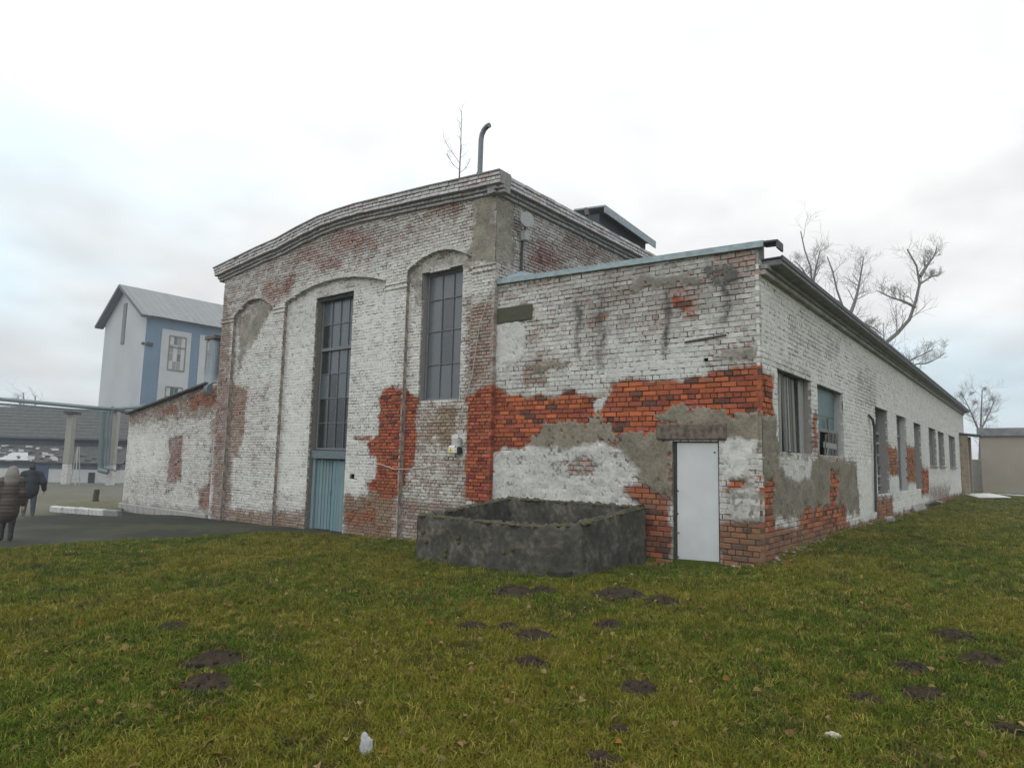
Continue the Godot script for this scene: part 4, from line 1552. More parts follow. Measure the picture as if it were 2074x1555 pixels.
func build_people() -> void:
	var skin := M("skin", lin(.42, .26, .19), .6)
	# woman in a long quilted coat
	var at := V(-14.272, -0.530, 5.859)
	var o := thing("person", "person in long brown quilted coat and grey hood walking away at left edge", "person", V(at.x, gh(at.x, at.z), at.z))
	o.rotation.y = atan2(EYE.x - at.x, EYE.z - at.z) - .10
	o.scale = V(.86, .95, .9)
	var legs := chain([[.085, .62, 0, .085], [.09, .42, .01, .064], [.085, .12, .03, .045]]) + chain([[-.085, .62, 0, .085], [-.11, .42, -.13, .064], [-.12, .16, -.10, .045]])
	var body := legs + [[0, 1.30, 0, .13, 0, .7, 0, .14]] + chain([[0, 1.38, 0, .055], [0, 1.48, -.005, .058], [0, 1.54, -.02, .088], [0, 1.58, -.015, .088]]) + [[0, 1.53, -.10, .018, 0, 1.515, -.115, .016], [0, 1.48, -.075, .04, 0, 1.50, -.06, .05]]
	body += hand(V(.285, .80, -.03), V(.02, -1, -.1), 1.0) + hand(V(-.28, .80, .04), V(-.02, -1, .1), -1.0)
	part("body", nets(body, .016, .03), skin, o)
	part("trousers", nets(chain([[.085, .62, 0, .092], [.09, .42, .01, .072], [.085, .22, .03, .058]]) + chain([[-.085, .62, 0, .092], [-.11, .42, -.13, .072], [-.12, .24, -.11, .058]]), .016, .03), M("black_cloth", lin(.022, .020, .021), .85), o)
	for s in [[.085, .03, 1.0], [-.12, -.10, -1.0]]:
		part("boot", nets(chain([[s[0], .34, s[1] - .02, .066], [s[0], .12, s[1], .055], [s[0], .055, s[1] + .01, .05], [s[0], .045, s[1] - .13, .042]]), .014, .03), M("boot_leather", lin(.016, .014, .014), .6), o)
	var coat := chain([[0, 1.33, 0, .165], [0, 1.10, 0, .185], [0, .85, 0, .205], [0, .66, 0, .205], [0, .60, 0, .195]]) + [[-.16, 1.34, 0, .10, .16, 1.34, 0, .10]]
	coat += chain([[.20, 1.33, 0, .092], [.255, 1.06, .02, .075], [.285, .82, -.03, .058]]) + chain([[-.20, 1.33, 0, .092], [-.25, 1.06, .03, .075], [-.28, .82, .04, .058]])
	part("coat", nets(coat, .018, .06, .78, .0028), M("brown_quilt", lin(.052, .036, .027), .5, T_fine, V(3, 3, 3)), o)
	var hood := chain([[0, 1.36, .02, .175], [0, 1.46, .03, .145], [0, 1.555, .005, .118], [0, 1.60, .0, .085]])
	part("hood", nets(hood, .014, .05, .88), M("grey_hood", lin(.225, .205, .175), .9, T_fine, V(4, 4, 4)), o)
	# man in a dark jacket
	at = V(-22.627, -0.740, 2.973)
	o = thing("person", "person in dark jacket and blue jeans walking away beside the woman in brown", "person", V(at.x, gh(at.x, at.z), at.z))
	o.set_meta("label", "person in loose dark jacket and blue jeans walking away, farther from the camera")
	o.rotation.y = atan2(EYE.x - at.x, EYE.z - at.z) + .06
	o.scale = V(.92, .96, .92)
	body = chain([[.10, .86, 0, .10], [.115, .48, .0, .07], [.12, .10, .02, .045]]) + chain([[-.10, .86, 0, .10], [-.125, .48, -.06, .07], [-.15, .11, .05, .045]])
	body += [[0, 1.38, 0, .14, 0, .9, 0, .15]] + chain([[0, 1.42, 0, .06], [0, 1.52, -.005, .06], [0, 1.585, -.02, .088], [0, 1.63, -.015, .092]]) + [[0, 1.58, -.105, .018, 0, 1.565, -.12, .016], [0, 1.52, -.08, .04, 0, 1.54, -.06, .05], [.095, 1.59, 0, .02, .10, 1.57, .01, .016], [-.095, 1.59, 0, .02, -.10, 1.57, .01, .016]]
	body += hand(V(.405, .86, -.06), V(.05, -1, -.15), 1.0) + hand(V(-.26, .90, -.20), V(.3, -.8, -.4), -1.0)
	part("body", nets(body, .016, .03), skin, o)
	part("jeans", nets(chain([[.095, .90, 0, .115], [.115, .48, 0, .085], [.12, .09, .02, .068]]) + chain([[-.095, .90, 0, .115], [-.125, .48, -.06, .085], [-.15, .10, .05, .068]]), .016, .03), M("denim", lin(.062, .082, .112), .9, T_fine, V(5, 5, 5)), o)
	for s in [[.12, .02], [-.15, .05]]:
		part("shoe", nets(chain([[s[0], .085, s[1] + .02, .052], [s[0], .05, s[1] + .02, .046], [s[0], .042, s[1] - .17, .040]]), .014, .03), M("shoe_grey", lin(.10, .095, .09), .8), o)
	var jk := chain([[0, 1.40, 0, .19], [0, 1.15, 0, .225], [0, .92, 0, .24], [0, .80, 0, .235]]) + [[-.19, 1.41, 0, .11, .19, 1.41, 0, .11]]
	jk += chain([[.24, 1.39, 0, .105], [.36, 1.12, .05, .095], [.40, .88, -.05, .075]]) + chain([[-.24, 1.39, 0, .105], [-.36, 1.12, .06, .095], [-.27, .92, -.18, .075]])
	part("jacket", nets(jk, .018, .06, .75), M("dark_jacket", lin(.018, .021, .030), .75, T_fine, V(4, 4, 4)), o)
	part("hair", nets([[0, 1.62, .015, .105, 0, 1.655, .0, .092], [0, 1.55, .045, .06, 0, 1.6, .03, .08]], .014, .03, .95), M("dark_hair", lin(.015, .013, .012), .8), o)

func build_left() -> void:
	# --- tower house
	var x := -54.47
	var z := -13.64
	var t := thing("tower_building", "tall narrow building with white gable wall, blue side and grey corrugated roof", "building", V(x, -1.6, z))
	var white := M("grey_white_render", lin(.40, .415, .425), .95, T_soft, V(.07, .035, .07))
	var blue := M("blue_render", lin(.150, .215, .290), .95, T_soft, V(.08, .08, .08))
	var mb := MB.new()
	# gable wall (faces the yard) with a slit recess
	var ya := 14.55
	var yr := 17.3
	var L := -8.3
	mb.quad(V(L, 0, 0), V(0, 0, 0), V(0, ya, 0), V(L, ya, 0))
	mb.tri(V(L, ya, 0), V(0, ya, 0), V(L * .5 - .35, yr, 0))
	mb.quad(V(0, 0, -14), V(L, 0, -14), V(L, ya, -14), V(0, ya, -14))
	mb.quad(V(L, 0, -14), V(L, 0, 0), V(L, ya, 0), V(L, ya, -14))
	part("gable_wall", mb, white, t)
	mb = MB.new()
	mb.quad(V(0, 0, 0), V(0, 0, -14), V(0, ya, -14), V(0, ya, 0))
	part("side_wall", mb, blue, t)
	# slit with streaked backing
	mb = MB.new()
	mb.box(V(-4.3, 14.0, .03), V(.62, 3.6, .1), Basis(), .02)
	part("vent_slit", mb, M("slit_dark", lin(.15, .155, .16), .95), t)
	# white panels round the windows, windows, panes
	for k in 3:
		var zc := -2.55 - 3.27 * k
		mb = MB.new()
		mb.box(V(.03, 8.9, zc), V(.08, 8.9, 2.5), Basis(), .01)
		part("white_panel", mb, M("panel_white", lin(.46, .47, .475), .95, T_soft, V(.1, .1, .1)), t)
		for e in [[11.4, 2.9, "brown"], [7.0, 3.0, "green"]]:
			var wn := Node3D.new()
			wn.name = "window"
			wn.position = V(.08, e[0], zc - .1)
			t.add_child(wn, true)
			var fr := MB.new()
			var hh: float = e[1]
			fr.box(V(0, hh * .5, 0), V(.08, .1, 1.45)); fr.box(V(0, -hh * .5, 0), V(.08, .1, 1.45))
			fr.box(V(0, 0, .70), V(.08, hh - .1, .08)); fr.box(V(0, 0, -.70), V(.08, hh - .1, .08))
			fr.box(V(.01, hh * .18, 0), V(.08, .07, 1.3))
			part("frame", fr, M("brown_frame", lin(.20, .17, .145), .9), wn)
			for r in 4:
				for c in 2:
					var pn := MB.new()
					pn.box(V(-.02, -hh * .5 + .05 + (r + .5) * (hh - .1) / 4.0, (c - .5) * .66), V(.02, (hh - .1) / 4.0 - .03, .63), Basis.from_euler(V(0, (hsh(r, c) - .5) * .04, 0)))
					var gm: StandardMaterial3D
					if e[2] == "green":
						gm = M("green_glass", lin(.03, .065, .055), .2)
					else:
						gm = M("boarded_glass", lin(.235, .225, .21), .6) if hsh(r + 3, c + k) < .65 else M("brown_glass", lin(.13, .12, .11), .4)
					part("pane", pn, gm, wn)
	for e in [11.9, 5.7]:
		mb = MB.new()
		mb.box(V(.05, e, -.35), V(.25, .25, .5), Basis(), .02)
		mb.box(V(-.12, e, .1), V(.3, .2, .15), Basis(), .02)
		part("bracket", mb, M("dark_iron", lin(.05, .05, .048)), t)
	# roof: two slopes of corrugated sheets, each slope in overlapping strips
	var rm := M("asbestos", lin(.255, .265, .265), .95, T_streak, V(.6, .6, .2))
	for sgn in [-1.0, 1.0]:
		var rx: float = L * .5 - .35
		var ex := .55 if sgn > 0 else L - .6
		var ye := ya - .05 - .3
		for k in 12:
			mb = MB.new()
			var z0 := .6 - k * 1.22
			var nseg := 12
			for i in nseg:
				var f0 := float(i) / nseg
				var f1 := float(i + 1) / nseg
				var za := z0 - 1.24 * f0
				var zb := z0 - 1.24 * f1
				var ha := .03 * sin(f0 * TAU * 5.0) + .012 * (k % 2)
				var hb := .03 * sin(f1 * TAU * 5.0) + .012 * (k % 2)
				if sgn > 0:
					mb.quad(V(ex, ye + ha, za), V(ex, ye + hb, zb), V(rx, yr + .12 + hb, zb), V(rx, yr + .12 + ha, za))
				else:
					mb.quad(V(ex, ye + hb, zb), V(ex, ye + ha, za), V(rx, yr + .12 + ha, za), V(rx, yr + .12 + hb, zb))
			part("roof_sheet", mb, rm, t)
	for sgn in [-1.0, 1.0]:
		mb = MB.new()
		var rx: float = L * .5 - .35
		var ex := .55 if sgn > 0 else L - .6
		var p := V(ex, ya - .5, .3)
		var q := V(rx, yr - .03, .3)
		var d := (q - p).normalized()
		mb.box((p + q) * .5, V(p.distance_to(q), .22, .7), Basis(d, V(0, 0, 1).cross(d), V(0, 0, 1)))
		part("barge_board", mb, M("dark_barge", lin(.09, .105, .125), .9), t)
	# --- storehouse with the broken lean-to
	var fr0 := V(-49.956, -1.172, -11.516)
	var fr1 := V(-62.791, -1.478, 2.370)
	var e1 := V(fr1.x - fr0.x, 0, fr1.z - fr0.z)
	var ln := e1.length()
	e1 /= ln
	var nn := V(-e1.z, 0, e1.x)    # towards the yard
	if nn.dot(EYE - fr0) < 0:
		nn = -nn
	var st := thing("storehouse", "long low storehouse with dark slate roof and broken lean-to at far left", "building", V(fr0.x, -1.45, fr0.z))
	st.basis = Basis(e1, V(0, 1, 0), e1.cross(V(0, 1, 0)))
	# local: x along to the left, y up, z = away or towards
	var out := 1.0 if st.basis.z.dot(nn) > 0 else -1.0
	var slate := M("old_slate", lin(.085, .087, .082), .95, T_mid, V(.5, .9, .5))
	var lower := M("store_white", lin(.46, .47, .47), .95, T_soft, V(.3, .3, .3))
	var upper := M("store_blue", lin(.10, .125, .145), .95, T_mid, V(.3, .3, .3))
	mb = MB.new()
	mb.box(V(ln * .5, 1.8, -3.4 * out), V(ln, 3.9, 6.0))
	part("wall", mb, upper, st)
	var rows := 9
	for r in rows:     # slate courses as overlapping strips
		mb = MB.new()
		var f0 := float(r) / rows
		var f1 := float(r + 1.15) / rows
		var p0 := V(0, 3.78 + 2.3 * f0, (-.05 - 3.3 * f0) * out)
		var p1 := V(0, 3.78 + 2.3 * f1 - .03, (-.05 - 3.3 * f1) * out)
		mb.quad(p0 + V(-.2, 0, 0), p0 + V(ln, 0, 0), p1 + V(ln, 0, 0), p1 + V(-.2, 0, 0))
		mb.quad(p0 + V(-.2, -.05, 0), p0 + V(ln, -.05, 0), p0 + V(ln, 0, 0), p0 + V(-.2, 0, 0))
		part("slate_course", mb, slate, st)
	mb = MB.new()
	mb.quad(V(-.2, 6.05, -3.35 * out), V(ln, 6.05, -3.35 * out), V(ln, 3.8, -6.8 * out), V(-.2, 3.8, -6.8 * out))
	mb.box(V(ln * .5, 3.70, .02 * out), V(ln + .3, .12, .2))
	part("roof_edge", mb, M("dark_barge", lin(.09, .105, .125)), st)
	# lean-to in front
	var ll := 9.2
	mb = MB.new()
	mb.box(V(ll * .5, .76, 1.0 * out), V(ll, 1.52, 1.9))
	part("lean_to_wall", mb, lower, st)
	mb = MB.new()
	mb.box(V(ll * .5, 1.70, 1.0 * out), V(ll, .38, 1.92))
	part("lean_to_band", mb, upper, st)
	for r in 6:
		mb = MB.new()
		var f0 := float(r) / 6.0
		var f1 := float(r + 1.2) / 6.0
		var p0 := V(0, 1.98 + 1.15 * f0, (2.15 - 2.1 * f0) * out)
		var p1 := V(0, 1.98 + 1.15 * f1 - .02, (2.15 - 2.1 * f1) * out)
		mb.quad(p0 + V(-.2, 0, 0), p0 + V(ll + .2 - .3 * hsh(r, 2), 0, 0), p1 + V(ll + .2 - .3 * hsh(r, 2), 0, 0), p1 + V(-.2, 0, 0))
		part("slate_course", mb, slate, st)
	mb = MB.new()
	mb.box(V(ll * .5, 1.93, 2.1 * out), V(ll + .3, .10, .12))
	part("fascia", mb, M("dark_timber", lin(.045, .045, .042)), st)
	for k in 46:    # slipped slates and plaster on the lean-to
		mb = MB.new()
		var f := hsh(k, 21)
		var u := ll * (.45 + .5 * hsh(k, 22)) if k < 34 else ll * hsh(k, 24)
		mb.box(V(u, 2.04 + 1.15 * f, (2.15 - 2.1 * f) * out), V(.22 + .3 * hsh(k, 25), .03, .2 + .2 * hsh(k, 26)), Basis.from_euler(V(.5 * out, hsh(k, 27), .04)))
		part("slipped_slate", mb, M("pale_slate", lin(.30, .29, .275), .95) if hsh(k, 28) < .45 else slate, st)
	mb = MB.new()
	mb.quad(V(5.9, 2.08, 2.16 * out), V(7.9, 2.08, 2.16 * out), V(7.5, 2.62, 1.18 * out), V(6.5, 2.62, 1.18 * out))
	part("roof_patch", mb, M("pale_patch", lin(.42, .42, .42), .9), st)
	mb = MB.new()
	mb.box(V(5.15, .86, 1.97 * out), V(.95, 1.74, .06), Basis(), .01)
	part("door", mb, M("blue_door", lin(.035, .065, .14), .7, T_streak, V(2, .3, 2)), st)
	mb = MB.new()
	mb.box(V(1.85, .66, 1.97 * out), V(.42, 1.3, .06), Basis(), .01)
	part("door", mb, M("black_door", lin(.025, .025, .026), .9), st)
	mb = MB.new()
	mb.box(V(ll * .5, .04, 2.35 * out), V(ll + 3.0, .22, .5), Basis(), .02)
	part("white_kerb", mb, M("lime_kerb", lin(.52, .52, .50), .95, T_fine, V(.6, .6, .6)), st)
	mb = MB.new()
	mb.box(V(11.5, 1.2, .02 * out), V(2.0, 2.6, .1), Basis(), .02)
	part("gate", mb, M("black_door", lin(.025, .025, .026)), st)
	# --- pipe bridge: columns, pipes, risers
	var pipe_m := M("pipe_green", lin(.135, .185, .18), .5, T_streak, V(.4, 3, 3), .2)
	var cl := 0
	for e in [[V(-48.023, -1.235, -6.645), V(-47.351, 3.817, -6.455)], [V(-45.685, -1.102, -8.465), V(-45.032, 4.081, -8.240)]]:
		var c := thing("pipe_column", "left of two square concrete columns carrying the pipes, base painted white" if cl == 0 else "right concrete pipe column beside the upright grey-green pipes, base painted white", "column", V(e[0].x, gh(e[0].x, e[0].z) - .05, e[0].z), "columns of the pipe bridge")
		var h: float = e[1].y - c.position.y
		c.rotation.y = .66
		mb = MB.new()
		mb.box(V(0, 1.35 + (h - 1.35) * .5, 0), V(.42, h - 1.35, .42), Basis(), .03)
		part("shaft", mb, M("column_concrete", lin(.27, .265, .23), .95, T_soft, V(.6, .6, .6)), c)
		mb = MB.new()
		mb.box(V(0, .675, 0), V(.43, 1.35, .43), Basis(), .03)
		part("white_base", mb, M("lime_kerb", lin(.52, .52, .50)), c)
		mb = MB.new()
		mb.box(V(0, h + .09, 0), V(.5, .18, 1.1), Basis(), .02)
		mb.box(V(0, h + .22, .42), V(.14, .12, .14)); mb.box(V(0, h + .22, -.42), V(.14, .12, .14))
		part("head", mb, M("dark_iron", lin(.05, .05, .048)), c)
		cl += 1
	var runs := [
		["thick pale green pipe, uppermost on the pipe bridge", [V(-55.497, 4.936, -1.172), V(-51.721, 4.724, -3.530), V(-47.247, 4.343, -6.462), V(-45.235, 4.173, -8.068), V(-48.559, 4.788, -11.767), V(-58.165, 6.119, -19.385)], .13],
		["dark pipe hung below the thick green one on the pipe bridge", [V(-56.287, 4.574, -1.371), V(-52.345, 4.426, -3.723), V(-47.824, 4.110, -6.682), V(-45.788, 3.971, -8.302), V(-49.092, 4.564, -12.020), V(-58.676, 5.884, -19.657)], .07],
		["thin pipe at the bottom of the pipe bridge", [V(-54.496, 4.382, -1.014), V(-50.892, 4.283, -3.349), V(-46.956, 3.980, -6.102), V(-45.295, 3.899, -7.420)], .035],
	]
	for r in runs:
		mb = MB.new()
		var pts := PackedVector3Array()
		var rad := PackedFloat32Array()
		for p in r[1]:
			pts.append(p)
			rad.append(r[2])
		mb.tube(pts, rad, 12)
		solo("pipe", mb, pipe_m if r[2] != .07 else M("pipe_dark", lin(.06, .08, .085), .6), r[0], "pipe", "pipes of the pipe bridge")
	var k2 := 0
	for e in [[210, .17, 945, "broad upright grey-green pipe, left of the three risers by the column"], [222, .07, 940, "slim middle riser of three upright pipes"], [229, .06, 942, "slim riser nearest the right pipe column"]]:
		mb = MB.new()
		var top: Vector3 = [V(-44.967, 4.020, -7.404), V(-44.686, 4.028, -7.624), V(-44.507, 4.033, -7.764)][k2]
		var bot: Vector3 = [V(-45.306, 0.374, -7.656), V(-45.042, 0.543, -7.840), V(-44.892, 0.483, -7.966)][k2]
		mb.tube(PackedVector3Array([top, bot, bot + V(.05, -.22, .05), bot + V(.5, -.34, -.3)]), PackedFloat32Array([e[1], e[1], e[1], e[1]]), 12)
		solo("riser_pipe", mb, M("pipe_green", lin(.135, .185, .18)) if k2 != 1 else M("pipe_blue", lin(.12, .15, .19), .5), e[3], "pipe", "risers beside the pipe column")
		k2 += 1
	# tripod of thin rods
	var tp := thing("rod_stand", "spindly stand of thin pale rods leaning between the two pipe columns", "stand", V(-46.342, -1.096, -6.667))
	for e in [[V(-46.077, 1.628, -6.488), V(-47.017, -1.187, -6.533)], [V(-46.077, 1.628, -6.488), V(-45.693, -1.156, -6.418)], [V(-46.001, 1.630, -6.547), V(-46.344, -1.197, -6.935)], [V(-46.728, -0.469, -6.402), V(-46.216, -0.390, -6.793)]]:
		mb = MB.new()
		mb.tube(PackedVector3Array([e[0] - tp.position, e[1] - tp.position]), PackedFloat32Array([.035, .035]), 6)
		part("rod", mb, M("pale_rod", lin(.34, .34, .33), .7), tp)
	# --- grass island with a limewashed kerb and a stump
	var isl := MB.new()
	var rim := [V(-24.932, -0.620, 1.528), V(-21.337, -0.600, 0.743), V(-25.068, -0.620, -1.154), V(-28.060, -0.660, -2.154), V(-29.120, -0.680, -0.992), V(-27.475, -0.660, 0.483)]
	var ctr := Vector3.ZERO
	for p in rim:
		ctr += p / 6.0
	ctr.y = gh(ctr.x, ctr.z) + .12
	for i in 6:
		var p: Vector3 = rim[i]
		var q: Vector3 = rim[(i + 1) % 6]
		p.y = gh(p.x, p.z) + .07
		q.y = gh(q.x, q.z) + .07
		isl.tri(ctr, q, p)
		isl.quad(p - V(0, .15, 0), q - V(0, .15, 0), q, p)
	structure("grass_island", isl, M("lawn_far", lin(.085, .082, .026), 1.0, T_mid, V(.8, .8, .8)))
	var ka := V(-24.278, -0.640, 1.767)
	var kb := V(-20.354, -0.600, 1.092)
	for k in 5:
		var p := ka.lerp(kb, k / 5.0)
		var q := ka.lerp(kb, (k + 1) / 5.0)
		var kk := thing("kerb_stone", ["kerb stone at the far left end of the grass island, limewashed", "second limewashed kerb stone from the left by the grass island", "middle limewashed kerb stone of the grass island", "fourth limewashed kerb stone, before the last one by the wing", "worn kerb stone nearest the brick wing, limewash mostly gone"][k], "kerb", V((p.x + q.x) * .5, gh((p.x + q.x) * .5, (p.z + q.z) * .5), (p.z + q.z) * .5), "kerb stones of the grass island")
		kk.rotation.y = atan2(-(q.z - p.z), q.x - p.x) + (hsh(k, 3) - .5) * .05
		mb = MB.new()
		mb.box(V(0, .05, 0), V(p.distance_to(q) - .02, .24, .2), Basis.from_euler(V(.06, 0, (hsh(k, 5) - .5) * .04)), .03)
		part("stone", mb, M("lime_kerb", lin(.52, .52, .50)) if k < 4 else M("worn_kerb", lin(.22, .23, .22), .95, T_fine, V(1.5, 1.5, 1.5)), kk)
	var sp := V(-26.808, -0.640, -0.575)
	var su := thing("stump", "short dark tree stump on the small grass island behind the white kerb", "stump", V(sp.x, gh(sp.x, sp.z) + .05, sp.z))
	mb = MB.new()
	mb.tube(PackedVector3Array([V(0, -.1, 0), V(.01, .05, 0), V(0, .2, .01), V(.02, .42, 0), V(.02, .55, 0)]), PackedFloat32Array([.17, .13, .105, .11, .10]), 12)
	part("trunk", mb, M("bark", lin(.065, .058, .048), .95, T_grain, V(2, 2, 2), 0, 2.0), su)

# ---------------------------------------------------------------- lawn, yard, plants
func lawn_edge(z: float) -> float:
	if z <= 0.0:
		return -.35
	var t := [[0.0, -9.3], [.44, -9.7], [.6, -11.0], [1.64, -11.9], [3.8, -12.3], [5.0, -12.9], [6.4, -12.9], [12, -13.5], [45, -15]]
	for i in t.size() - 1:
		if z <= t[i + 1][0]:
			return lerpf(t[i][1], t[i + 1][1], (z - t[i][0]) / (t[i + 1][0] - t[i][0]))
	return -15.0

var n_low: FastNoiseLite
var n_mid: FastNoiseLite
var n_hi: FastNoiseLite
func lawn_col(x: float, z: float) -> Color:
	var a := n_low.get_noise_2d(x, z)
	var b := n_mid.get_noise_2d(x, z)
	var c := n_hi.get_noise_2d(x, z)
	var green := Color(.044, .067, .010)
	var olive := Color(.086, .084, .013)
	var straw := Color(.130, .104, .032)
	var soil := Color(.050, .042, .029)
	var k := green.lerp(olive, clampf(.48 + a * 1.5 + b * .5, 0, 1))
	k = k.lerp(straw, clampf((b * .9 + c * .7 + a * .3 + .02) * 1.1, 0, .75))
	k = k.lerp(soil, clampf((-b * .8 + c * .6 - .22) * 2.0, 0, .8))
	return k

func sheet(xa: Callable, x1: float, z0: float, z1: float, lift: float, nx: int, rows: Array) -> MB:
	var mb := MB.new()
	for z in rows:
		var a: float = xa.call(z)
		for i in nx + 1:
			var f := float(i) / nx
			var x := lerpf(a, x1, f * f * .75 + f * .25)
			var h := gh(x, z) + lift
			mb.v.append(V(x, h, z))
			var gx := gh(x + .3, z) - gh(x - .3, z)
			var gz := gh(x, z + .3) - gh(x, z - .3)
			mb.n.append(V(-gx / .6, 1, -gz / .6).normalized())
	for j in rows.size() - 1:
		for i in nx:
			var k := j * (nx + 1) + i
			mb.ix.append_array([k, k + 1, k + nx + 1, k + 1, k + nx + 2, k + nx + 1])
	return mb

func build_ground() -> void:
	n_low = noise(501, .22, 2)
	n_mid = noise(502, .9, 3)
	n_hi = noise(503, 4.5, 2)
	# yard: one sheet out to the horizon
	var rows := []
	var z := -400.0
	while z < 300.0:
		rows.append(z)
		z += 1.0 if z > -45 and z < 30 else (5.0 if z > -90 and z < 70 else 30.0)
	var mb := MB.new()
	var xs := []
	var x := -500.0
	while x <= 400.0:
		xs.append(x)
		x += 1.0 if x > -60 and x < 20 else (5.0 if x > -95 and x < 70 else 45.0)
	for zz in rows:
		for xx in xs:
			mb.v.append(V(xx, gh(xx, zz) - .03, zz))
			var gx := gh(xx + .5, zz) - gh(xx - .5, zz)
			var gz := gh(xx, zz + .5) - gh(xx, zz - .5)
			mb.n.append(V(-gx, 1, -gz).normalized())
	for j in rows.size() - 1:
		for i in xs.size() - 1:
			var k: int = j * xs.size() + i
			mb.ix.append_array([k, k + 1, k + xs.size(), k + 1, k + xs.size() + 1, k + xs.size()])
	# yard colours: pale dry tarmac, dark damp tarmac along the buildings with ragged edge, mossy tint
	var S := 768
	var im := PackedByteArray()
	im.resize(S * S * 3)
	var d1 := noise(601, .12, 4)
	var d2 := noise(602, 1.4, 3)
	for j in S:
		for i in S:
			var px := -60.0 + 64.0 * i / S
			var pz := -40.0 + 64.0 * j / S
			var a := d1.get_noise_2d(px, pz)
			var b := d2.get_noise_2d(px, pz)
			# damp band: in front of hall and wing
			var near := smoothstep(8.0, 2.0, absf(pz - 1.0) + maxf(0.0, (-px - 20.0)) * .9 + a * 5.0)
			var c := Color(.125, .121, .100) * (1.0 + b * .16 + a * .2)
			var dk := Color(.042, .042, .036) * (1.0 + b * .30)
			c = c.lerp(dk, clampf(near + b * .25 * near, 0, 1))
			var ms := clampf((a * 1.2 + b * .5 - .12) * 1.6, 0, .45)
			c = c.lerp(Color(.085, .085, .042), ms)
			var k := (j * S + i) * 3
			im[k] = lut[clampi(int(c.r * 1023), 0, 1023)]
			im[k + 1] = lut[clampi(int(c.g * 1023), 0, 1023)]
			im[k + 2] = lut[clampi(int(c.b * 1023), 0, 1023)]
	var ym := StandardMaterial3D.new()
	ym.resource_name = "yard_tarmac"
	ym.albedo_texture = ImageTexture.create_from_image(Image.create_from_data(S, S, false, Image.FORMAT_RGB8, im))
	ym.roughness = 1.0
	ym.metallic_specular = .1
	ym.uv1_triplanar = true
	ym.uv1_world_triplanar = true
	ym.uv1_scale = V(1.0 / 64, 1.0 / 64, 1.0 / 64)
	ym.uv1_offset = V(60.0 / 64, 0, 40.0 / 64)
	structure("ground", mb, ym)
	# lawn sheet
	rows = []
	z = 40.0
	while z > .02:
		rows.append(z)
		z -= .35 if z < 14 else 2.0
	rows.append(.012)
	rows.append(-.01)
	z = -.3
	while z > -44.0:
		rows.append(z)
		z -= .4 if z > -10 else 1.5
	rows.reverse()
	var lm := sheet(lawn_edge, 70.0, 0, 0, .0, 150, rows)
	S = 1024
	im.resize(S * S * 3)
	for j in S:
		for i in S:
			var px := -14.0 + 44.0 * i / S
			var pz := -32.0 + 44.0 * j / S
			var c := lawn_col(px, pz) * 1.05
			var k := (j * S + i) * 3
			im[k] = lut[clampi(int(c.r * 1023), 0, 1023)]
			im[k + 1] = lut[clampi(int(c.g * 1023), 0, 1023)]
			im[k + 2] = lut[clampi(int(c.b * 1023), 0, 1023)]
	var gm := StandardMaterial3D.new()
	gm.resource_name = "lawn_turf"
	gm.albedo_texture = ImageTexture.create_from_image(Image.create_from_data(S, S, false, Image.FORMAT_RGB8, im))
	gm.roughness = 1.0
	gm.metallic_specular = .1
	gm.uv1_triplanar = true
	gm.uv1_world_triplanar = true
	gm.uv1_scale = V(1.0 / 44, 1.0 / 44, 1.0 / 44)
	gm.uv1_offset = V(14.0 / 44, 0, 32.0 / 44)
	structure("lawn", lm, gm)

func tuft(sd: int, blades: int, hgt: float, wid: float, spread: float, lean: float) -> ArrayMesh:
	var mb := MB.new()
	mb.use_col = true
	var r := RandomNumberGenerator.new()
	r.seed = sd
	for k in blades:
		var a := r.randf() * TAU
		var p := V(cos(a), 0, sin(a)) * spread * sqrt(r.randf())
		var b := r.randf() * TAU
		var dir := V(cos(b), 0, sin(b))
		var h := hgt * r.randf_range(.45, 1.15)
		var ln := lean * r.randf_range(.3, 1.5)
		var s := V(-dir.z, 0, dir.x) * wid * .5 * r.randf_range(.7, 1.3)
		var m := p + V(0, h * .62, 0) + dir * h * ln * .35
		var t := p + V(0, h * (1.0 - ln * .18), 0) + dir * h * ln
		var g := r.randf_range(.7, 1.35)
		mb.col = Color(g * r.randf_range(.92, 1.15), g, g * r.randf_range(.8, 1.15))
		mb.quad(p - s - V(0, .01, 0), p + s - V(0, .01, 0), m + s * .8, m - s * .8)
		mb.tri(m - s * .8, m + s * .8, t)
	return mb.mesh()

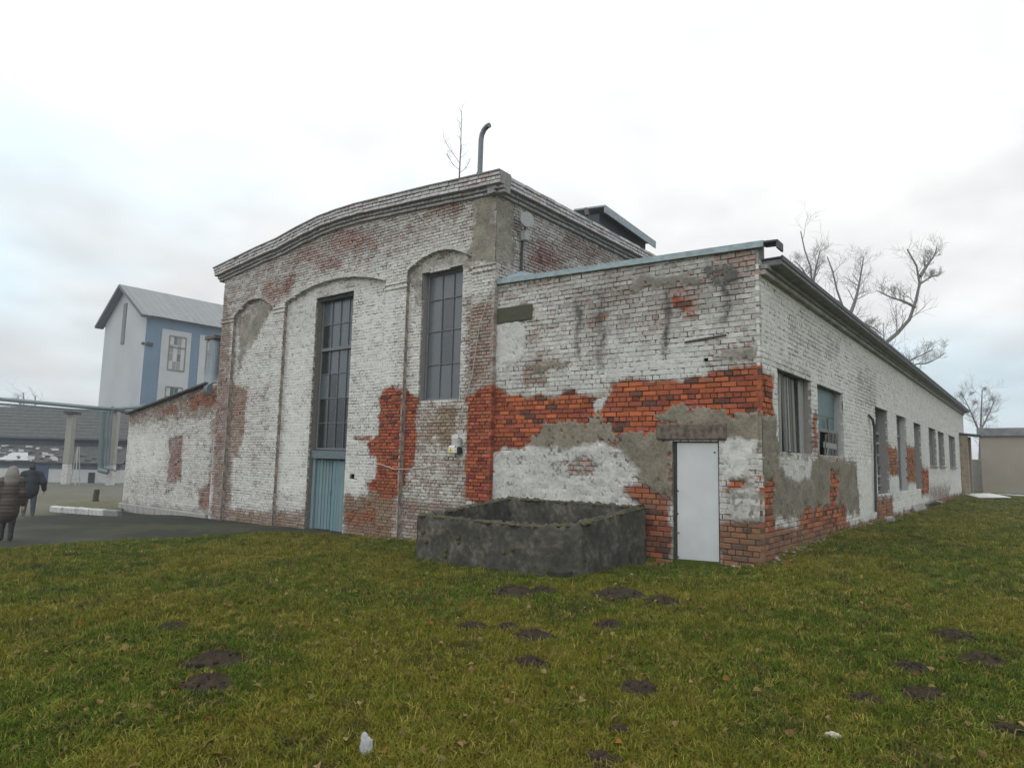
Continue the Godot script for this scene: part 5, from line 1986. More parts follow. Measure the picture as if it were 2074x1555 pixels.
func build_grass() -> void:
	var gm := StandardMaterial3D.new()
	gm.resource_name = "grass_blades"
	gm.vertex_color_use_as_albedo = true
	gm.albedo_color = Color(1, 1, 1)
	gm.roughness = .85
	gm.metallic_specular = .12
	gm.backlight_enabled = true
	gm.backlight = Color(.35, .38, .15)
	var r := RandomNumberGenerator.new()
	r.seed = 4242
	var fw := V(-.614, 0, -.781).normalized()
	var ang0 := atan2(fw.z, fw.x)
	var kinds := [tuft(1, 12, .050, .0046, .045, .9), tuft(2, 9, .066, .0046, .04, .75), tuft(3, 16, .036, .005, .06, 1.4), tuft(4, 8, .09, .004, .035, 1.0)]
	var lists := [[], [], [], []]
	var cols := [[], [], [], []]
	var total := 262000
	for i in total:
		# distance with density falling off: r = 2.5 .. 46
		var f := r.randf()
		var d := 2.5 * pow(46.0 / 2.5, pow(f, 1.12))
		var ang := ang0 + r.randf_range(-.95, 1.05)
		var px := EYE.x + cos(ang) * d
		var pz := EYE.z + sin(ang) * d
		if px < lawn_edge(pz) + .05 + .25 * r.randf() or pz < -41:
			continue
		if px > -5.05 and px < -1.93 and pz > .1 and pz < 2.62:
			continue
		if pz < .02 + .08 * r.randf() and px < .08 + .12 * r.randf():
			continue
		var bare := false
		for m in mounds:
			var dx: float = px - m[0]
			var dz: float = pz - m[1]
			var rr: float = m[2] * .86
			if dx * dx + dz * dz < rr * rr * (1.0 if r.randf() < .9 else .5):
				bare = true
				break
		if bare:
			continue
		var c := lawn_col(px, pz)
		var bald := n_mid.get_noise_2d(px * 1.7 + 70.0, pz * 1.7)
		if bald > .22 and r.randf() < .55:
			continue
		# thinner right at the foot of the walls where soil shows
		if pz > -40 and px < .75 and px > 0.0 and pz < 0.0 and r.randf() < .55 - px * .6:
			continue
		var k := 0
		var q := r.randf()
		k = 0 if q < .38 else (1 if q < .55 else (2 if q < .94 else 3))
		var s := (1.0 + d * .035) * r.randf_range(.7, 1.25)
		var hs := s * (1.0 - clampf(d / 60.0, 0, .35))
		var bs := Basis(Vector3.UP, r.randf() * TAU).scaled(V(s, hs, s))
		bs = Basis.from_euler(V(r.randf_range(-.25, .25), 0, r.randf_range(-.25, .25))) * bs
		lists[k].append(Transform3D(bs, V(px, gh(px, pz) - .004, pz)))
		var v := r.randf_range(.68, 1.32)
		var dry := r.randf()
		if k == 2 and dry < .5:
			c = c.lerp(Color(.150, .118, .052), r.randf_range(.3, .9))
		elif dry < .20:
			c = c.lerp(Color(.20, .162, .068), r.randf_range(.5, 1.0))
		elif dry < .34:
			c = c.lerp(Color(.075, .115, .022), .6)
		cols[k].append(Color(c.r * v * 1.36, c.g * v * 1.42, c.b * v * .85))
	for k in 4:
		var mm := MultiMesh.new()
		mm.transform_format = MultiMesh.TRANSFORM_3D
		mm.use_colors = true
		mm.mesh = kinds[k]
		mm.instance_count = lists[k].size()
		for i in lists[k].size():
			mm.set_instance_transform(i, lists[k][i])
			mm.set_instance_color(i, cols[k][i])
		var o := MultiMeshInstance3D.new()
		o.name = ["lawn_grass", "tall_grass", "matted_grass", "stray_grass"][k]
		o.multimesh = mm
		o.material_override = gm
		add_child(o)
		o.set_meta("kind", "stuff")
		o.set_meta("label", ["short olive green grass all over the lawn", "taller green grass blades scattered over the lawn", "matted low grass covering the lawn", "long stray dry grass stalks on the lawn"][k])
		o.set_meta("category", "grass")

var mounds := []
func build_mounds() -> void:
	var soil := M("mole_soil", lin(.054, .042, .030), 1.0, T_mid, V(1.6, 1.6, 1.6), 0, 2.5)
	soil.metallic_specular = .05
	var defs := [
		[V(-1.836, -0.200, 7.865), .34, "broad worn soil mound left of centre, upper of a close pair"],
		[V(-1.322, -0.200, 8.197), .27, "dark crumbly soil mound just below the broad worn one on the left"],
		[V(-3.269, -0.220, 7.517), .20, "small faint soil patch in the lawn far left"],
		[V(-1.852, -0.240, 3.940), .36, "dark soil mound closest before the concrete trough"],
		[V(-1.657, -0.240, 3.572), .22, "small dark soil heap touching the right of the mound before the trough"],
		[V(-0.701, -0.200, 3.298), .40, "wide flat soil mound before the white door's lawn"],
		[V(-0.118, -0.200, 3.351), .26, "soil mound right of the wide flat one, nearer the white door"],
		[V(-1.046, -0.220, 5.651), .20, "left one of the row of three small soil heaps below the trough"],
		[V(-0.779, -0.220, 5.399), .16, "middle one of the row of three small soil heaps below the trough"],
		[V(-0.354, -0.220, 5.526), .27, "right and largest one of the row of three soil heaps below the trough"],
		[V(0.096, -0.220, 6.233), .20, "round grass-flecked soil heap in the middle of the lawn"],
		[V(1.089, -0.200, 6.234), .22, "smooth dark soil mound right of the picture's centre line"],
		[V(1.347, -0.180, 6.990), .11, "small clod heap below the smooth dark mound"],
		[V(1.466, -0.180, 7.428), .14, "soil heap cut by the lower picture edge"],
		[V(-0.045, -0.200, 4.683), .20, "thin soil patch between trough and white door, mid lawn"],
		[V(2.769, -0.080, 3.345), .22, "uppermost dark mound of the group at right"],
		[V(3.029, -0.080, 4.051), .25, "rightmost dark mound of the group at right"],
		[V(2.599, -0.100, 4.577), .19, "left dark mound of the group at right"],
		[V(2.744, -0.100, 5.190), .21, "lowest dark mound of the group at right, two-humped"],
		[V(2.425, -0.100, 5.504), .14, "low grassy bump left of the mound group at right"],
		[V(3.236, -0.100, 5.561), .13, "small dark heap near the lower right corner"],
	]
	for k in defs.size():
		var p: Vector3 = defs[k][0]
		var rd: float = defs[k][1] * .88
		mounds.append([p.x, p.z, rd])
		var mb := MB.new()
		var n := noise(700 + k, 5.0, 4)
		var rings := 12
		var seg := 30
		var hh := rd * (.25 + .10 * hsh(k, 4))
		for j in rings + 1:
			var f := float(j) / rings
			for i in seg:
				var a := TAU * i / seg
				var rr := rd * f * (1.0 + .24 * n.get_noise_2d(cos(a) * .3, sin(a) * .3) * 1.8)
				var x := p.x + cos(a) * rr * 1.12
				var z := p.z + sin(a) * rr
				var bump := (n.get_noise_2d(x * 2.0, z * 2.0) * .045 + n.get_noise_2d(x * 6.0, z * 6.0) * .040) * (1.0 - f * f)
				var y := gh(x, z) + hh * pow(cos(f * PI * .5), 1.35) + bump - .012 * f
				mb.v.append(V(x, y, z) - p)
		for j in rings + 1:
			for i in seg:
				var a := mb.v[j * seg + (i + 1) % seg] - mb.v[j * seg + (i + seg - 1) % seg]
				var b := mb.v[mini(j + 1, rings) * seg + i] - mb.v[maxi(j - 1, 0) * seg + i]
				var nn := a.cross(b)
				nn = nn.normalized() if nn.length() > 1e-9 else Vector3.UP
				mb.n.append(nn if nn.y > 0 else -nn)
		for j in rings:
			for i in seg:
				var a := j * seg + i
				var b := j * seg + (i + 1) % seg
				mb.ix.append_array([a, a + seg, b, b, a + seg, b + seg])
		var o := thing("molehill", defs[k][2], "molehill", p, "molehills on the lawn")
		part("mound", mb, soil, o)
		var cl := MB.new()
		for i in 70:
			var a := hsh(i, k) * TAU
			var q := sqrt(hsh(i, k + 50)) * 1.12
			var x := cos(a) * rd * q
			var z := sin(a) * rd * q
			var y := gh(p.x + x, p.z + z) - p.y + hh * pow(cos(minf(q, 1.0) * PI * .5), 1.35)
			blob(cl, V(x, y, z), Vector3.ONE * (.008 + .018 * hsh(i, k + 90)), i + k * 40, 6, 4, .6)
		part("clods", cl, soil, o, "stuff")

func rock(mb: MB, sz: Vector3, sd: int) -> void:
	var n := noise(sd, 1.1, 3)
	var seg := 18
	var ring := 12
	for j in ring + 1:
		var th := PI * j / ring
		for i in seg:
			var ph := TAU * i / seg
			var d := V(sin(th) * cos(ph), cos(th), sin(th) * sin(ph))
			var k := 1.0 + n.get_noise_3dv(d * 1.2) * .55
			mb.v.append(d * sz * k)
	for j in ring + 1:
		for i in seg:
			var a := mb.v[j * seg + (i + 1) % seg] - mb.v[j * seg + (i + seg - 1) % seg]
			var b := mb.v[mini(j + 1, ring) * seg + i] - mb.v[maxi(j - 1, 0) * seg + i]
			var q := b.cross(a)
			q = q.normalized() if q.length() > 1e-9 else mb.v[j * seg + i].normalized()
			mb.n.append(q if q.dot(mb.v[j * seg + i]) > 0 else -q)
	for j in ring:
		for i in seg:
			var a := j * seg + i
			var b := j * seg + (i + 1) % seg
			mb.ix.append_array([a, a + seg, b, b, a + seg, b + seg])

func build_litter() -> void:
	var sm := M("pale_stone", lin(.36, .365, .37), .8, T_fine, V(4, 4, 4), 0, .6)
	var p := V(0.429, -0.200, 8.213)
	var mb := MB.new()
	rock(mb, V(.034, .062, .022), 5)
	var o := solo("stone", mb, sm, "upright pale grey stone in the grass at the lower edge left of centre", "stone", "stones in the lawn", V(p.x, gh(p.x, p.z) + .055, p.z))
	o.rotation = V(-.2, .67, .08)
	p = V(2.419, -0.100, 6.322)
	mb = MB.new()
	rock(mb, V(.045, .02, .032), 9)
	o = solo("stone", mb, M("cream_stone", lin(.45, .40, .31), .85, T_fine, V(4, 4, 4)), "flat cream stone lying in the grass at lower right", "stone", "stones in the lawn", V(p.x, gh(p.x, p.z) + .03, p.z))
	o.rotation = V(.2, .3, -.15)
	p = V(-1.386, -0.200, 1.691)
	mb = MB.new()
	rock(mb, V(.03, .02, .025), 12)
	solo("stone", mb, sm, "tiny pale stone beside the right corner of the trough", "stone", "stones in the lawn", V(p.x, gh(p.x, p.z) + .02, p.z))
	# fallen leaves
	var lf := MB.new()
	lf.use_col = true
	lf.col = Color(1, 1, 1)
	var pr := [[0.0, .0], [.25, .32], [.55, .36], [.8, .2], [1.0, .0]]
	for i in 4:
		var a: Array = pr[i]
		var b: Array = pr[i + 1]
		var ya: float = .16 * sin(a[0] * 3.0)
		var yb: float = .16 * sin(b[0] * 3.0)
		for s in [-1.0, 1.0]:
			lf.quad(V(a[0] - .5, ya, 0), V(b[0] - .5, yb, 0), V(b[0] - .5, yb + b[1] * .45, s * b[1]), V(a[0] - .5, ya + a[1] * .45, s * a[1]))
	var mm := MultiMesh.new()
	mm.transform_format = MultiMesh.TRANSFORM_3D
	mm.use_colors = true
	mm.mesh = lf.mesh()
	var r := RandomNumberGenerator.new()
	r.seed = 99
	var xf := []
	for i in 2200:
		var d := 2.6 * pow(4.0, pow(r.randf(), 1.5))
		var ang := atan2(-.781, -.614) + r.randf_range(-.75, .75)
		var px := EYE.x + cos(ang) * d
		var pz := EYE.z + sin(ang) * d
		if px < lawn_edge(pz) or (pz < .1 and px < .1) or (px > -5.1 and px < -1.9 and pz > .1 and pz < 2.6):
			continue
		if n_mid.get_noise_2d(px * .8 + 9.0, pz * .8) < -.05 and r.randf() < .7:
			continue
		var s := r.randf_range(.025, .075)
		xf.append(Transform3D(Basis.from_euler(V(r.randf_range(-.6, .6), r.randf() * TAU, r.randf_range(-.6, .6))).scaled(Vector3.ONE * s), V(px, gh(px, pz) + r.randf_range(.018, .045), pz)))
	mm.instance_count = xf.size()
	for i in xf.size():
		mm.set_instance_transform(i, xf[i])
		var t := r.randf()
		var c := Color(.20, .125, .042).lerp(Color(.30, .225, .105), t)
		if r.randf() < .15:
			c = Color(.26, .12, .035)
		mm.set_instance_color(i, c * r.randf_range(.35, .8))
	var mi := MultiMeshInstance3D.new()
	mi.name = "fallen_leaves"
	mi.multimesh = mm
	var lm := StandardMaterial3D.new()
	lm.resource_name = "dry_leaf"
	lm.vertex_color_use_as_albedo = true
	lm.roughness = .95
	lm.metallic_specular = .08
	mi.material_override = lm
	add_child(mi)
	mi.set_meta("kind", "stuff")
	mi.set_meta("label", "dry brown fallen leaves scattered in the foreground grass")
	mi.set_meta("category", "leaves")

# ---------------------------------------------------------------- bare trees
var tr := RandomNumberGenerator.new()
var tmin := .012
func limb(thick: MB, thin: MB, a: Vector3, dir: Vector3, ln: float, r0: float, lvl: int, most: int, up: float) -> void:
	var n := 5 if lvl < 3 else 3
	var pts := PackedVector3Array([a])
	var rad := PackedFloat32Array([r0])
	var p := a
	var d := dir.normalized()
	for i in n:
		d = (d + V(tr.randf_range(-.22, .22), tr.randf_range(-.16, .16) + up * .10, tr.randf_range(-.22, .22))).normalized()
		p += d * ln / n
		pts.append(p)
		rad.append(lerpf(r0, r0 * .42, float(i + 1) / n))
	(thick if r0 > .05 else thin).tube(pts, rad, 6 if r0 > .05 else 3, false)
	if lvl >= most:
		return
	kids(thick, thin, pts, rad, ln, lvl, most, up)

func kids(thick: MB, thin: MB, pts: PackedVector3Array, rad: PackedFloat32Array, ln: float, lvl: int, most: int, up: float) -> void:
	var m := pts.size()
	var cnt: int = [4, 13, 5, 4, 3][mini(lvl, 4)]
	for k in cnt:
		var f := lerpf(.25, .98, (k + tr.randf()) / cnt) * (m - 1)
		var i := mini(int(f), m - 2)
		var q := pts[i].lerp(pts[i + 1], f - i)
		var ax := (pts[i + 1] - pts[i]).normalized()
		var sd := V(tr.randf_range(-1, 1), tr.randf_range(-.5, 1), tr.randf_range(-1, 1))
		sd = (sd - ax * sd.dot(ax)).normalized()
		var nd := (ax * tr.randf_range(.35, .8) + sd * tr.randf_range(.6, 1.0)).normalized()
		limb(thick, thin, q, nd, ln * tr.randf_range(.52, .80), maxf(minf(lerpf(rad[i], rad[i + 1], f - i) * tr.randf_range(.35, .60), .05), tmin), lvl + 1, most, up)

# a tree whose stems are given as lines of points, each with a foot radius
func tree(called: String, label: String, stems: Array, foot: Vector3, sd: int, most: int, cat := "tree", grp := "bare trees", up := 1.0) -> void:
	tr.seed = sd
	tmin = .0048 if called == "sapling" else .009
	var o := thing(called, label, cat, foot, grp)
	var thick := MB.new()
	var thin := MB.new()
	for s in stems:
		var pts := PackedVector3Array()
		var rad := PackedFloat32Array()
		var ps: Array = s[0]
		var ln := 0.0
		for i in ps.size():
			pts.append(ps[i] - foot)
			rad.append(lerpf(s[1], s[2], float(i) / (ps.size() - 1)))
			if i > 0:
				ln += ps[i].distance_to(ps[i - 1])
		# smooth the line a little
		var sp := PackedVector3Array()
		var sr := PackedFloat32Array()
		var cv := Curve3D.new()
		for i in pts.size():
			var t := (pts[mini(i + 1, pts.size() - 1)] - pts[maxi(i - 1, 0)]) * .22
			cv.add_point(pts[i], -t, t)
		for i in 15:
			sp.append(cv.sample_baked(cv.get_baked_length() * i / 14.0))
			sr.append(lerpf(s[1], s[2], i / 14.0))
		thick.tube(sp, sr, 8, false)
		kids(thick, thin, sp, sr, ln * s[3], 1, most, up)
	var bark := M("bare_bark", lin(.17, .155, .142), .95, T_grain, V(1, 1, 1))
	part("trunk", thick, bark, o)
	part("crown", thin, M("twigs", lin(.20, .18, .165), .95), o)

func build_trees() -> void:
	tree("bare_tree", "bare tree with upright forked crown behind the annex eave, left of the other trees", [
		[[V(-11.716, -0.804, -49.204), V(-11.034, 13.857, -47.656), V(-10.867, 16.506, -47.410), V(-10.935, 18.334, -47.097), V(-11.260, 19.545, -46.669), V(-11.387, 20.843, -46.384)], .24, .04, .12],
		[[V(-10.930, 15.894, -47.447), V(-10.710, 17.756, -47.995), V(-10.417, 19.693, -48.591)], .14, .03, .35],
		[[V(-10.877, 16.302, -47.431), V(-11.184, 17.419, -45.751), V(-11.550, 17.932, -44.750)], .10, .02, .35]], V(-11.716, -0.804, -49.204), 3, 4)
	tree("bare_tree", "bare tree with two splayed stems behind the middle of the annex eave", [
		[[V(-8.869, -0.656, -48.861), V(-8.250, 11.520, -47.617), V(-8.247, 13.402, -47.351), V(-8.702, 14.840, -46.789), V(-8.924, 16.599, -46.365), V(-9.279, 18.157, -45.864)], .26, .04, .13],
		[[V(-8.191, 13.286, -47.412), V(-7.705, 15.194, -48.162), V(-7.431, 17.128, -48.743), V(-7.169, 18.534, -48.749)], .16, .03, .34],
		[[V(-8.211, 12.893, -47.452), V(-6.751, 12.525, -47.372), V(-5.697, 11.586, -47.054)], .12, .03, .32]], V(-8.869, -0.656, -48.861), 8, 4)
	tree("bare_tree", "big bare tree with heavy limb curving up to the right over the eave", [
		[[V(-6.514, -0.457, -45.565), V(-5.925, 8.275, -44.786), V(-5.376, 10.579, -44.890), V(-4.164, 11.776, -45.673), V(-3.484, 13.248, -45.998), V(-3.218, 14.527, -46.025), V(-2.957, 15.697, -46.064), V(-3.279, 16.704, -45.667), V(-3.637, 17.602, -45.259)], .29, .05, .15],
		[[V(-2.989, 15.623, -46.049), V(-2.541, 16.696, -46.888), V(-2.151, 17.601, -47.706), V(-2.002, 18.235, -47.734)], .14, .03, .34],
		[[V(-3.392, 13.360, -46.054), V(-3.986, 13.653, -44.905), V(-4.603, 13.795, -43.761), V(-5.397, 14.270, -43.069)], .11, .03, .32],
		[[V(-3.017, 15.078, -46.105), V(-2.446, 15.709, -47.104), V(-1.994, 16.087, -48.046)], .08, .02, .34],
		[[V(-5.204, 8.296, -45.350), V(-3.850, 9.190, -45.007), V(-2.911, 9.630, -45.043), V(-2.274, 9.911, -44.864)], .10, .02, .30],
		[[V(-5.232, 7.751, -45.405), V(-3.726, 9.065, -46.402), V(-2.852, 9.272, -47.060), V(-1.775, 10.066, -47.793)], .09, .02, .28]], V(-6.514, -0.457, -45.565), 21, 4)
	tree("bare_tree", "slender bare tree with dark mistletoe tufts beyond the far end of the annex", [
		[[V(-1.542, -1.076, -70.040), V(-1.247, 3.966, -69.555), V(-1.025, 6.849, -69.320), V(-0.826, 9.251, -69.134)], .20, .04, .22],
		[[V(-1.199, 4.926, -69.456), V(-1.794, 7.215, -67.383), V(-2.284, 8.617, -66.798)], .10, .03, .3],
		[[V(-1.136, 5.407, -69.437), V(-0.424, 7.193, -71.023), V(0.029, 8.520, -71.191)], .10, .03, .3]], V(-1.542, -1.076, -70.040), 33, 4)
	var ball := MB.new()
	tr.seed = 5
	for p in [V(-2.394, 8.661, -66.706), V(-1.600, 8.825, -67.306), V(-0.629, 9.400, -69.268), V(-0.164, 8.514, -71.040), V(-1.458, 8.034, -68.810), V(-0.544, 7.342, -69.628)]:
		for k in 45:
			var d := V(tr.randf_range(-1, 1), tr.randf_range(-1, 1), tr.randf_range(-1, 1)).normalized()
			ball.tube(PackedVector3Array([p, p + d * tr.randf_range(.2, .5)]), PackedFloat32Array([.012, .012]), 3, false)
	solo("mistletoe", ball, M("twigs", lin(.10, .085, .075)), "dark mistletoe tufts in the slender tree at far right", "mistletoe")
	tree("bare_tree", "hazy bare tree crown beyond the pipes at far left", [
		[[V(-109.809, -1.472, -22.105), V(-109.402, 5.439, -21.441), V(-109.169, 7.861, -21.280), V(-109.209, 9.239, -21.053)], .3, .05, .3], [[V(-109.367, 6.130, -21.371), V(-109.706, 8.052, -20.831), V(-109.883, 8.875, -20.575)], .15, .04, .4]], V(-109.809, -1.472, -22.105), 41, 3)
	tree("bare_tree", "second hazy bare tree beyond the pipes, right of the first", [
		[[V(-112.087, -1.527, -24.162), V(-111.667, 5.602, -23.477), V(-111.495, 7.885, -23.289), V(-111.316, 9.171, -23.246)], .3, .05, .3]], V(-112.087, -1.527, -24.162), 43, 3)
	# birch sapling rooted on the hall roof
	tree("sapling", "thin leafless birch sapling growing on the hall roof left of the vent pipe", [
		[[V(-7.290, 8.127, -0.600), V(-7.287, 8.450, -0.600), V(-7.276, 8.948, -0.600), V(-7.281, 9.454, -0.600), V(-7.274, 10.061, -0.600)], .020, .004, .26],
		[[V(-7.293, 8.577, -0.600), V(-7.566, 8.896, -0.650), V(-7.791, 9.156, -0.700), V(-7.994, 9.499, -0.700)], .008, .003, .30],
		[[V(-7.268, 8.383, -0.600), V(-7.461, 8.584, -0.500), V(-7.639, 8.883, -0.500)], .007, .003, .3],
		[[V(-7.282, 8.324, -0.600), V(-7.062, 8.417, -0.600), V(-7.050, 8.675, -0.700)], .007, .003, .3]], V(-7.290, 8.127, -0.600), 55, 2, "sapling", "")

# bits of brick, mortar and plaster fallen along the foot of the walls
func chips() -> void:
	var mb := MB.new()
	mb.use_col = true
	var r := RandomNumberGenerator.new()
	r.seed = 777
	for i in 420:
		var p: Vector3
		if i < 230:
			var z := -pow(r.randf(), 1.4) * 24.0
			p = V(.03 + absf(r.randfn(0.0, .16)), 0, z)
		elif i < 350:
			p = V(-9.2 + r.randf() * 4.0, 0, .15 + absf(r.randfn(0.0, .14)))
		else:
			p = V(-1.9 + r.randf() * 1.9, 0, .06 + absf(r.randfn(0.0, .14)))
			if p.x > -1.55 and p.x < -.65:
				continue
		var s := r.randf_range(.008, .034)
		var t := r.randf()
		mb.col = Color(.26, .085, .04) if t < .35 else (Color(.19, .17, .14) if t < .9 else Color(.30, .29, .27))
		blob(mb, V(p.x, gh(p.x, p.z) + s * .4, p.z), V(s * r.randf_range(.8, 1.6), s * .7, s * r.randf_range(.8, 1.5)), i, 6, 4, .7)
	var m := M("chips", Color(1, 1, 1), .95)
	m.vertex_color_use_as_albedo = true
	var o := solo("brick_chips", mb, m, "crumbs of brick and plaster along the foot of the walls", "rubble")
	o.set_meta("kind", "stuff")

func build_small() -> void:
	# vent pipe on the hall roof
	var base := V(-6.63, 7.25, -.6)
	var o := thing("vent_pipe", "grey metal vent pipe with bent top rising from the hall roof", "pipe", base)
	var mb := MB.new()
	mb.tube(PackedVector3Array([V(0, 0, 0), V(0, 1.0, 0), V(.005, 1.72, 0), V(.03, 1.85, 0), V(.09, 1.95, 0), V(.19, 2.0, .01), V(.27, 2.0, .02)]), PackedFloat32Array([.062, .062, .062, .062, .062, .062, .062]), 14)
	part("tube", mb, M("grey_pipe", lin(.17, .19, .205), .55, T_fine, V(2, 2, 2), .3), o)
	mb = MB.new()
	mb.tube(PackedVector3Array([V(-.10, 0, 0), V(-.09, .95, 0)]), PackedFloat32Array([.012, .012]), 6)
	part("stay", mb, M("dark_iron", lin(.05, .05, .048)), o)
	# floodlight on the hall's side wall
	o = thing("floodlight", "round grey floodlight on a bracket high on the hall's right corner", "lamp", V(-5.49, 6.4, -.75))
	mb = MB.new()
	mb.tube(PackedVector3Array([V(.10, .36, .02), V(.16, .36, .05), V(.24, .36, .09)]), PackedFloat32Array([.07, .15, .17]), 18)
	part("reflector", mb, M("dull_white", lin(.36, .37, .37), .6, T_fine, V(3, 3, 3)), o)
	mb = MB.new()
	mb.box(V(.12, .02, .0), V(.14, .22, .16), Basis(), .015)
	part("gear_box", mb, M("dull_white", lin(.36, .37, .37)), o)
	mb = MB.new()
	mb.tube(PackedVector3Array([V(.12, .12, 0), V(.14, .25, .02), V(.14, .34, .04)]), PackedFloat32Array([.02, .02, .02]), 6)
	mb.tube(PackedVector3Array([V(.05, -.08, 0), V(.04, -.5, 0), V(.05, -1.0, .02)]), PackedFloat32Array([.03, .03, .03]), 8)
	part("bracket", mb, M("dark_iron", lin(.05, .05, .048)), o)
	# raised roof lantern behind the cornice
	o = thing("roof_lantern", "grey metal-edged roof hatch tilted above the hall's side cornice", "roof lantern", V(-5.9, 7.4, -5.6))
	mb = MB.new()
	mb.box(V(.05, .28, .0), V(.6, .80, 2.7), Basis(), .01)
	part("curb", mb, M("lantern_dark", lin(.055, .065, .078), .85), o)
	mb = MB.new()
	mb.box(V(.12, .74, .0), V(1.0, .05, 3.0), Basis.from_euler(V(-.06, 0, -.10)), .005)
	mb.box(V(.60, .61, .0), V(.03, .21, 3.0), Basis.from_euler(V(-.06, 0, 0)), .004)
	part("lid", mb, M("lantern_metal", lin(.27, .32, .35), .5, T_streak, V(2, 2, .3), .3), o)
	mb = MB.new()
	mb.box(V(.2, .62, 1.75), V(.08, .22, .1), Basis.from_euler(V(0, 0, .3)), .01)
	part("stub", mb, M("rusty_cap", lin(.14, .12, .10)), o)
	# meter box with warning sign and its cables
	o = thing("meter_box", "white rounded meter box with yellow warning triangle beside the red pier", "electric box", V(-6.50, 1.70, .12))
	o.position.z = .0
	mb = MB.new()
	mb.box(V(0, .08, .05), V(.26, .28, .10), Basis(), .03)
	part("plaster_pad", mb, M("pad_white", lin(.46, .45, .44), .95, T_fine, V(3, 3, 3)), o)
	mb = MB.new()
	mb.box(V(0, -.06, .14), V(.24, .19, .14), Basis(), .035)
	part("case", mb, M("case_white", lin(.58, .58, .56), .4), o)
	mb = MB.new()
	mb.tube(PackedVector3Array([V(.10, -.07, .10), V(.14, -.07, .12)]), PackedFloat32Array([.085, .085]), 14)
	part("meter_face", mb, M("black_plastic", lin(.012, .013, .016), .3), o)
	mb = MB.new()
	mb.tri(V(-.085, -.115, .2125), V(.055, -.115, .2125), V(-.015, .005, .2125))
	part("warning_triangle", mb, M("warning_yellow", lin(.62, .50, .02), .5), o)
	mb = MB.new()
	mb.tri(V(-.018, -.03, .2145), V(-.034, -.075, .2145), V(-.012, -.065, .2145))
	mb.tri(V(-.020, -.065, .2145), V(-.022, -.105, .2145), V(.004, -.060, .2145))
	part("lightning_mark", mb, M("black_plastic", lin(.012, .013, .016)), o)
	var cables := [
		["pale cable looping up the red pier from the meter box to the annex roof", PackedVector3Array([V(-6.40, 1.78, .14), V(-6.33, 2.1, .15), V(-6.28, 2.4, .15), V(-6.2, 2.75, .15), V(-6.02, 3.2, .15), V(-5.95, 3.7, .15), V(-5.85, 4.3, .15), V(-5.6, 4.9, .16), V(-5.44, 5.25, .15), V(-5.3, 5.42, .05)]), .008],
		["white cable hanging slack across the orange brick pier", PackedVector3Array([V(-9.05, 1.30, .14), V(-8.75, 1.27, .15), V(-8.35, 1.18, .15), V(-7.9, 1.2, .05), V(-7.5, 1.24, .03), V(-7.1, 1.3, .03)]), .011],
		["thin wire stretched low across the white wall left of the blue door", PackedVector3Array([V(-15.5, .42, .03), V(-13.3, .38, .14), V(-12.2, .34, .03)]), .006],
	]
	for c in cables:
		mb = MB.new()
		var rad := PackedFloat32Array()
		for i in c[1].size():
			rad.append(c[2])
		mb.tube(c[1], rad, 6)
		solo("cable", mb, M("pale_cable", lin(.40, .36, .33), .6), c[0], "cable", "cables on the hall wall")
	# building beyond the annex, yard wall, boards on the ground
	var rb := thing("grey_building", "plain grey-beige flat-roofed building at the far right edge", "building", V(0.492, -0.066, -40.137) + V(0, -.1, 0))
	rb.rotation.y = .0
	mb = MB.new()
	mb.box(V(6.5, 1.85, -2.5), V(13.0, 3.75, 5.0))
	part("wall", mb, M("beige_render", lin(.285, .250, .205), .95, T_soft, V(.15, .15, .15)), rb)
	mb = MB.new()
	mb.box(V(6.5, 3.98, -2.5), V(13.3, .5, 5.4), Basis(), .02)
	part("roof_band", mb, M("roof_band_grey", lin(.20, .205, .21), .9, T_mid, V(.3, .3, .3)), rb)
	mb = MB.new()
	mb.box(V(6.5, .02, -2.5), V(13.1, .5, 5.1), Basis(), .02)
	part("plinth", mb, M("dark_concrete", lin(.10, .092, .082)), rb)
	var yw := thing("yard_wall", "grey slab yard wall between annex end and the far grey building", "wall", V(-0.078, -0.153, -42.261))
	yw.rotation.y = .0
	for k in 3:
		mb = MB.new()
		mb.box(V(-1.2 + 1.25 * k, 1.15, 0), V(1.2, 2.3, .12), Basis(), .02)
		part("slab", mb, M("column_concrete", lin(.24, .235, .205)), yw)
	mb = MB.new()
	mb.box(V(.6, 1.25, .12), V(.14, 2.5, .14), Basis(), .02)
	part("post", mb, M("grey_reveal", lin(.26, .25, .235)), yw)
	mb = MB.new()
	mb.box(V(0, 0, 0), V(1.3, .04, 5.5), Basis(), .006)
	var sh := solo("white_board", mb, M("white_sheet", lin(.55, .56, .56), .6, T_fine, V(1, 1, 1)), "white sheet lying tilted on the grass at the annex's far end", "board", "white sheets on the ground", V(1.05, .19, -31.5))
	sh.rotation = V(0, .20, .05)
	mb = MB.new()
	mb.box(V(0, 0, 0), V(2.4, .04, 1.0), Basis(), .006)
	sh = solo("white_board", mb, M("white_sheet", lin(.55, .56, .56)), "narrow white sheet lying flat before the far grey building", "board", "white sheets on the ground", V(2.6, .17, -34.6))
	sh.rotation = V(0, -.6, .0)
	# concrete fragments at the foot of the annex wall
	chips()
	var fr := [[V(.32, .24, -14.2), V(.35, .07, .6), V(.2, .3, .35), "broken concrete slab leaning on the annex wall below its fourth window"], [V(.36, .26, -17.6), V(.4, .07, .7), V(-.1, -.2, .4), "broken concrete slab tilted against the annex wall below its fifth window"], [V(.32, .17, -8.9), V(.22, .12, .2), V(.2, .4, .2), "small rubble block at the foot of the annex wall by the drainpipe"]]
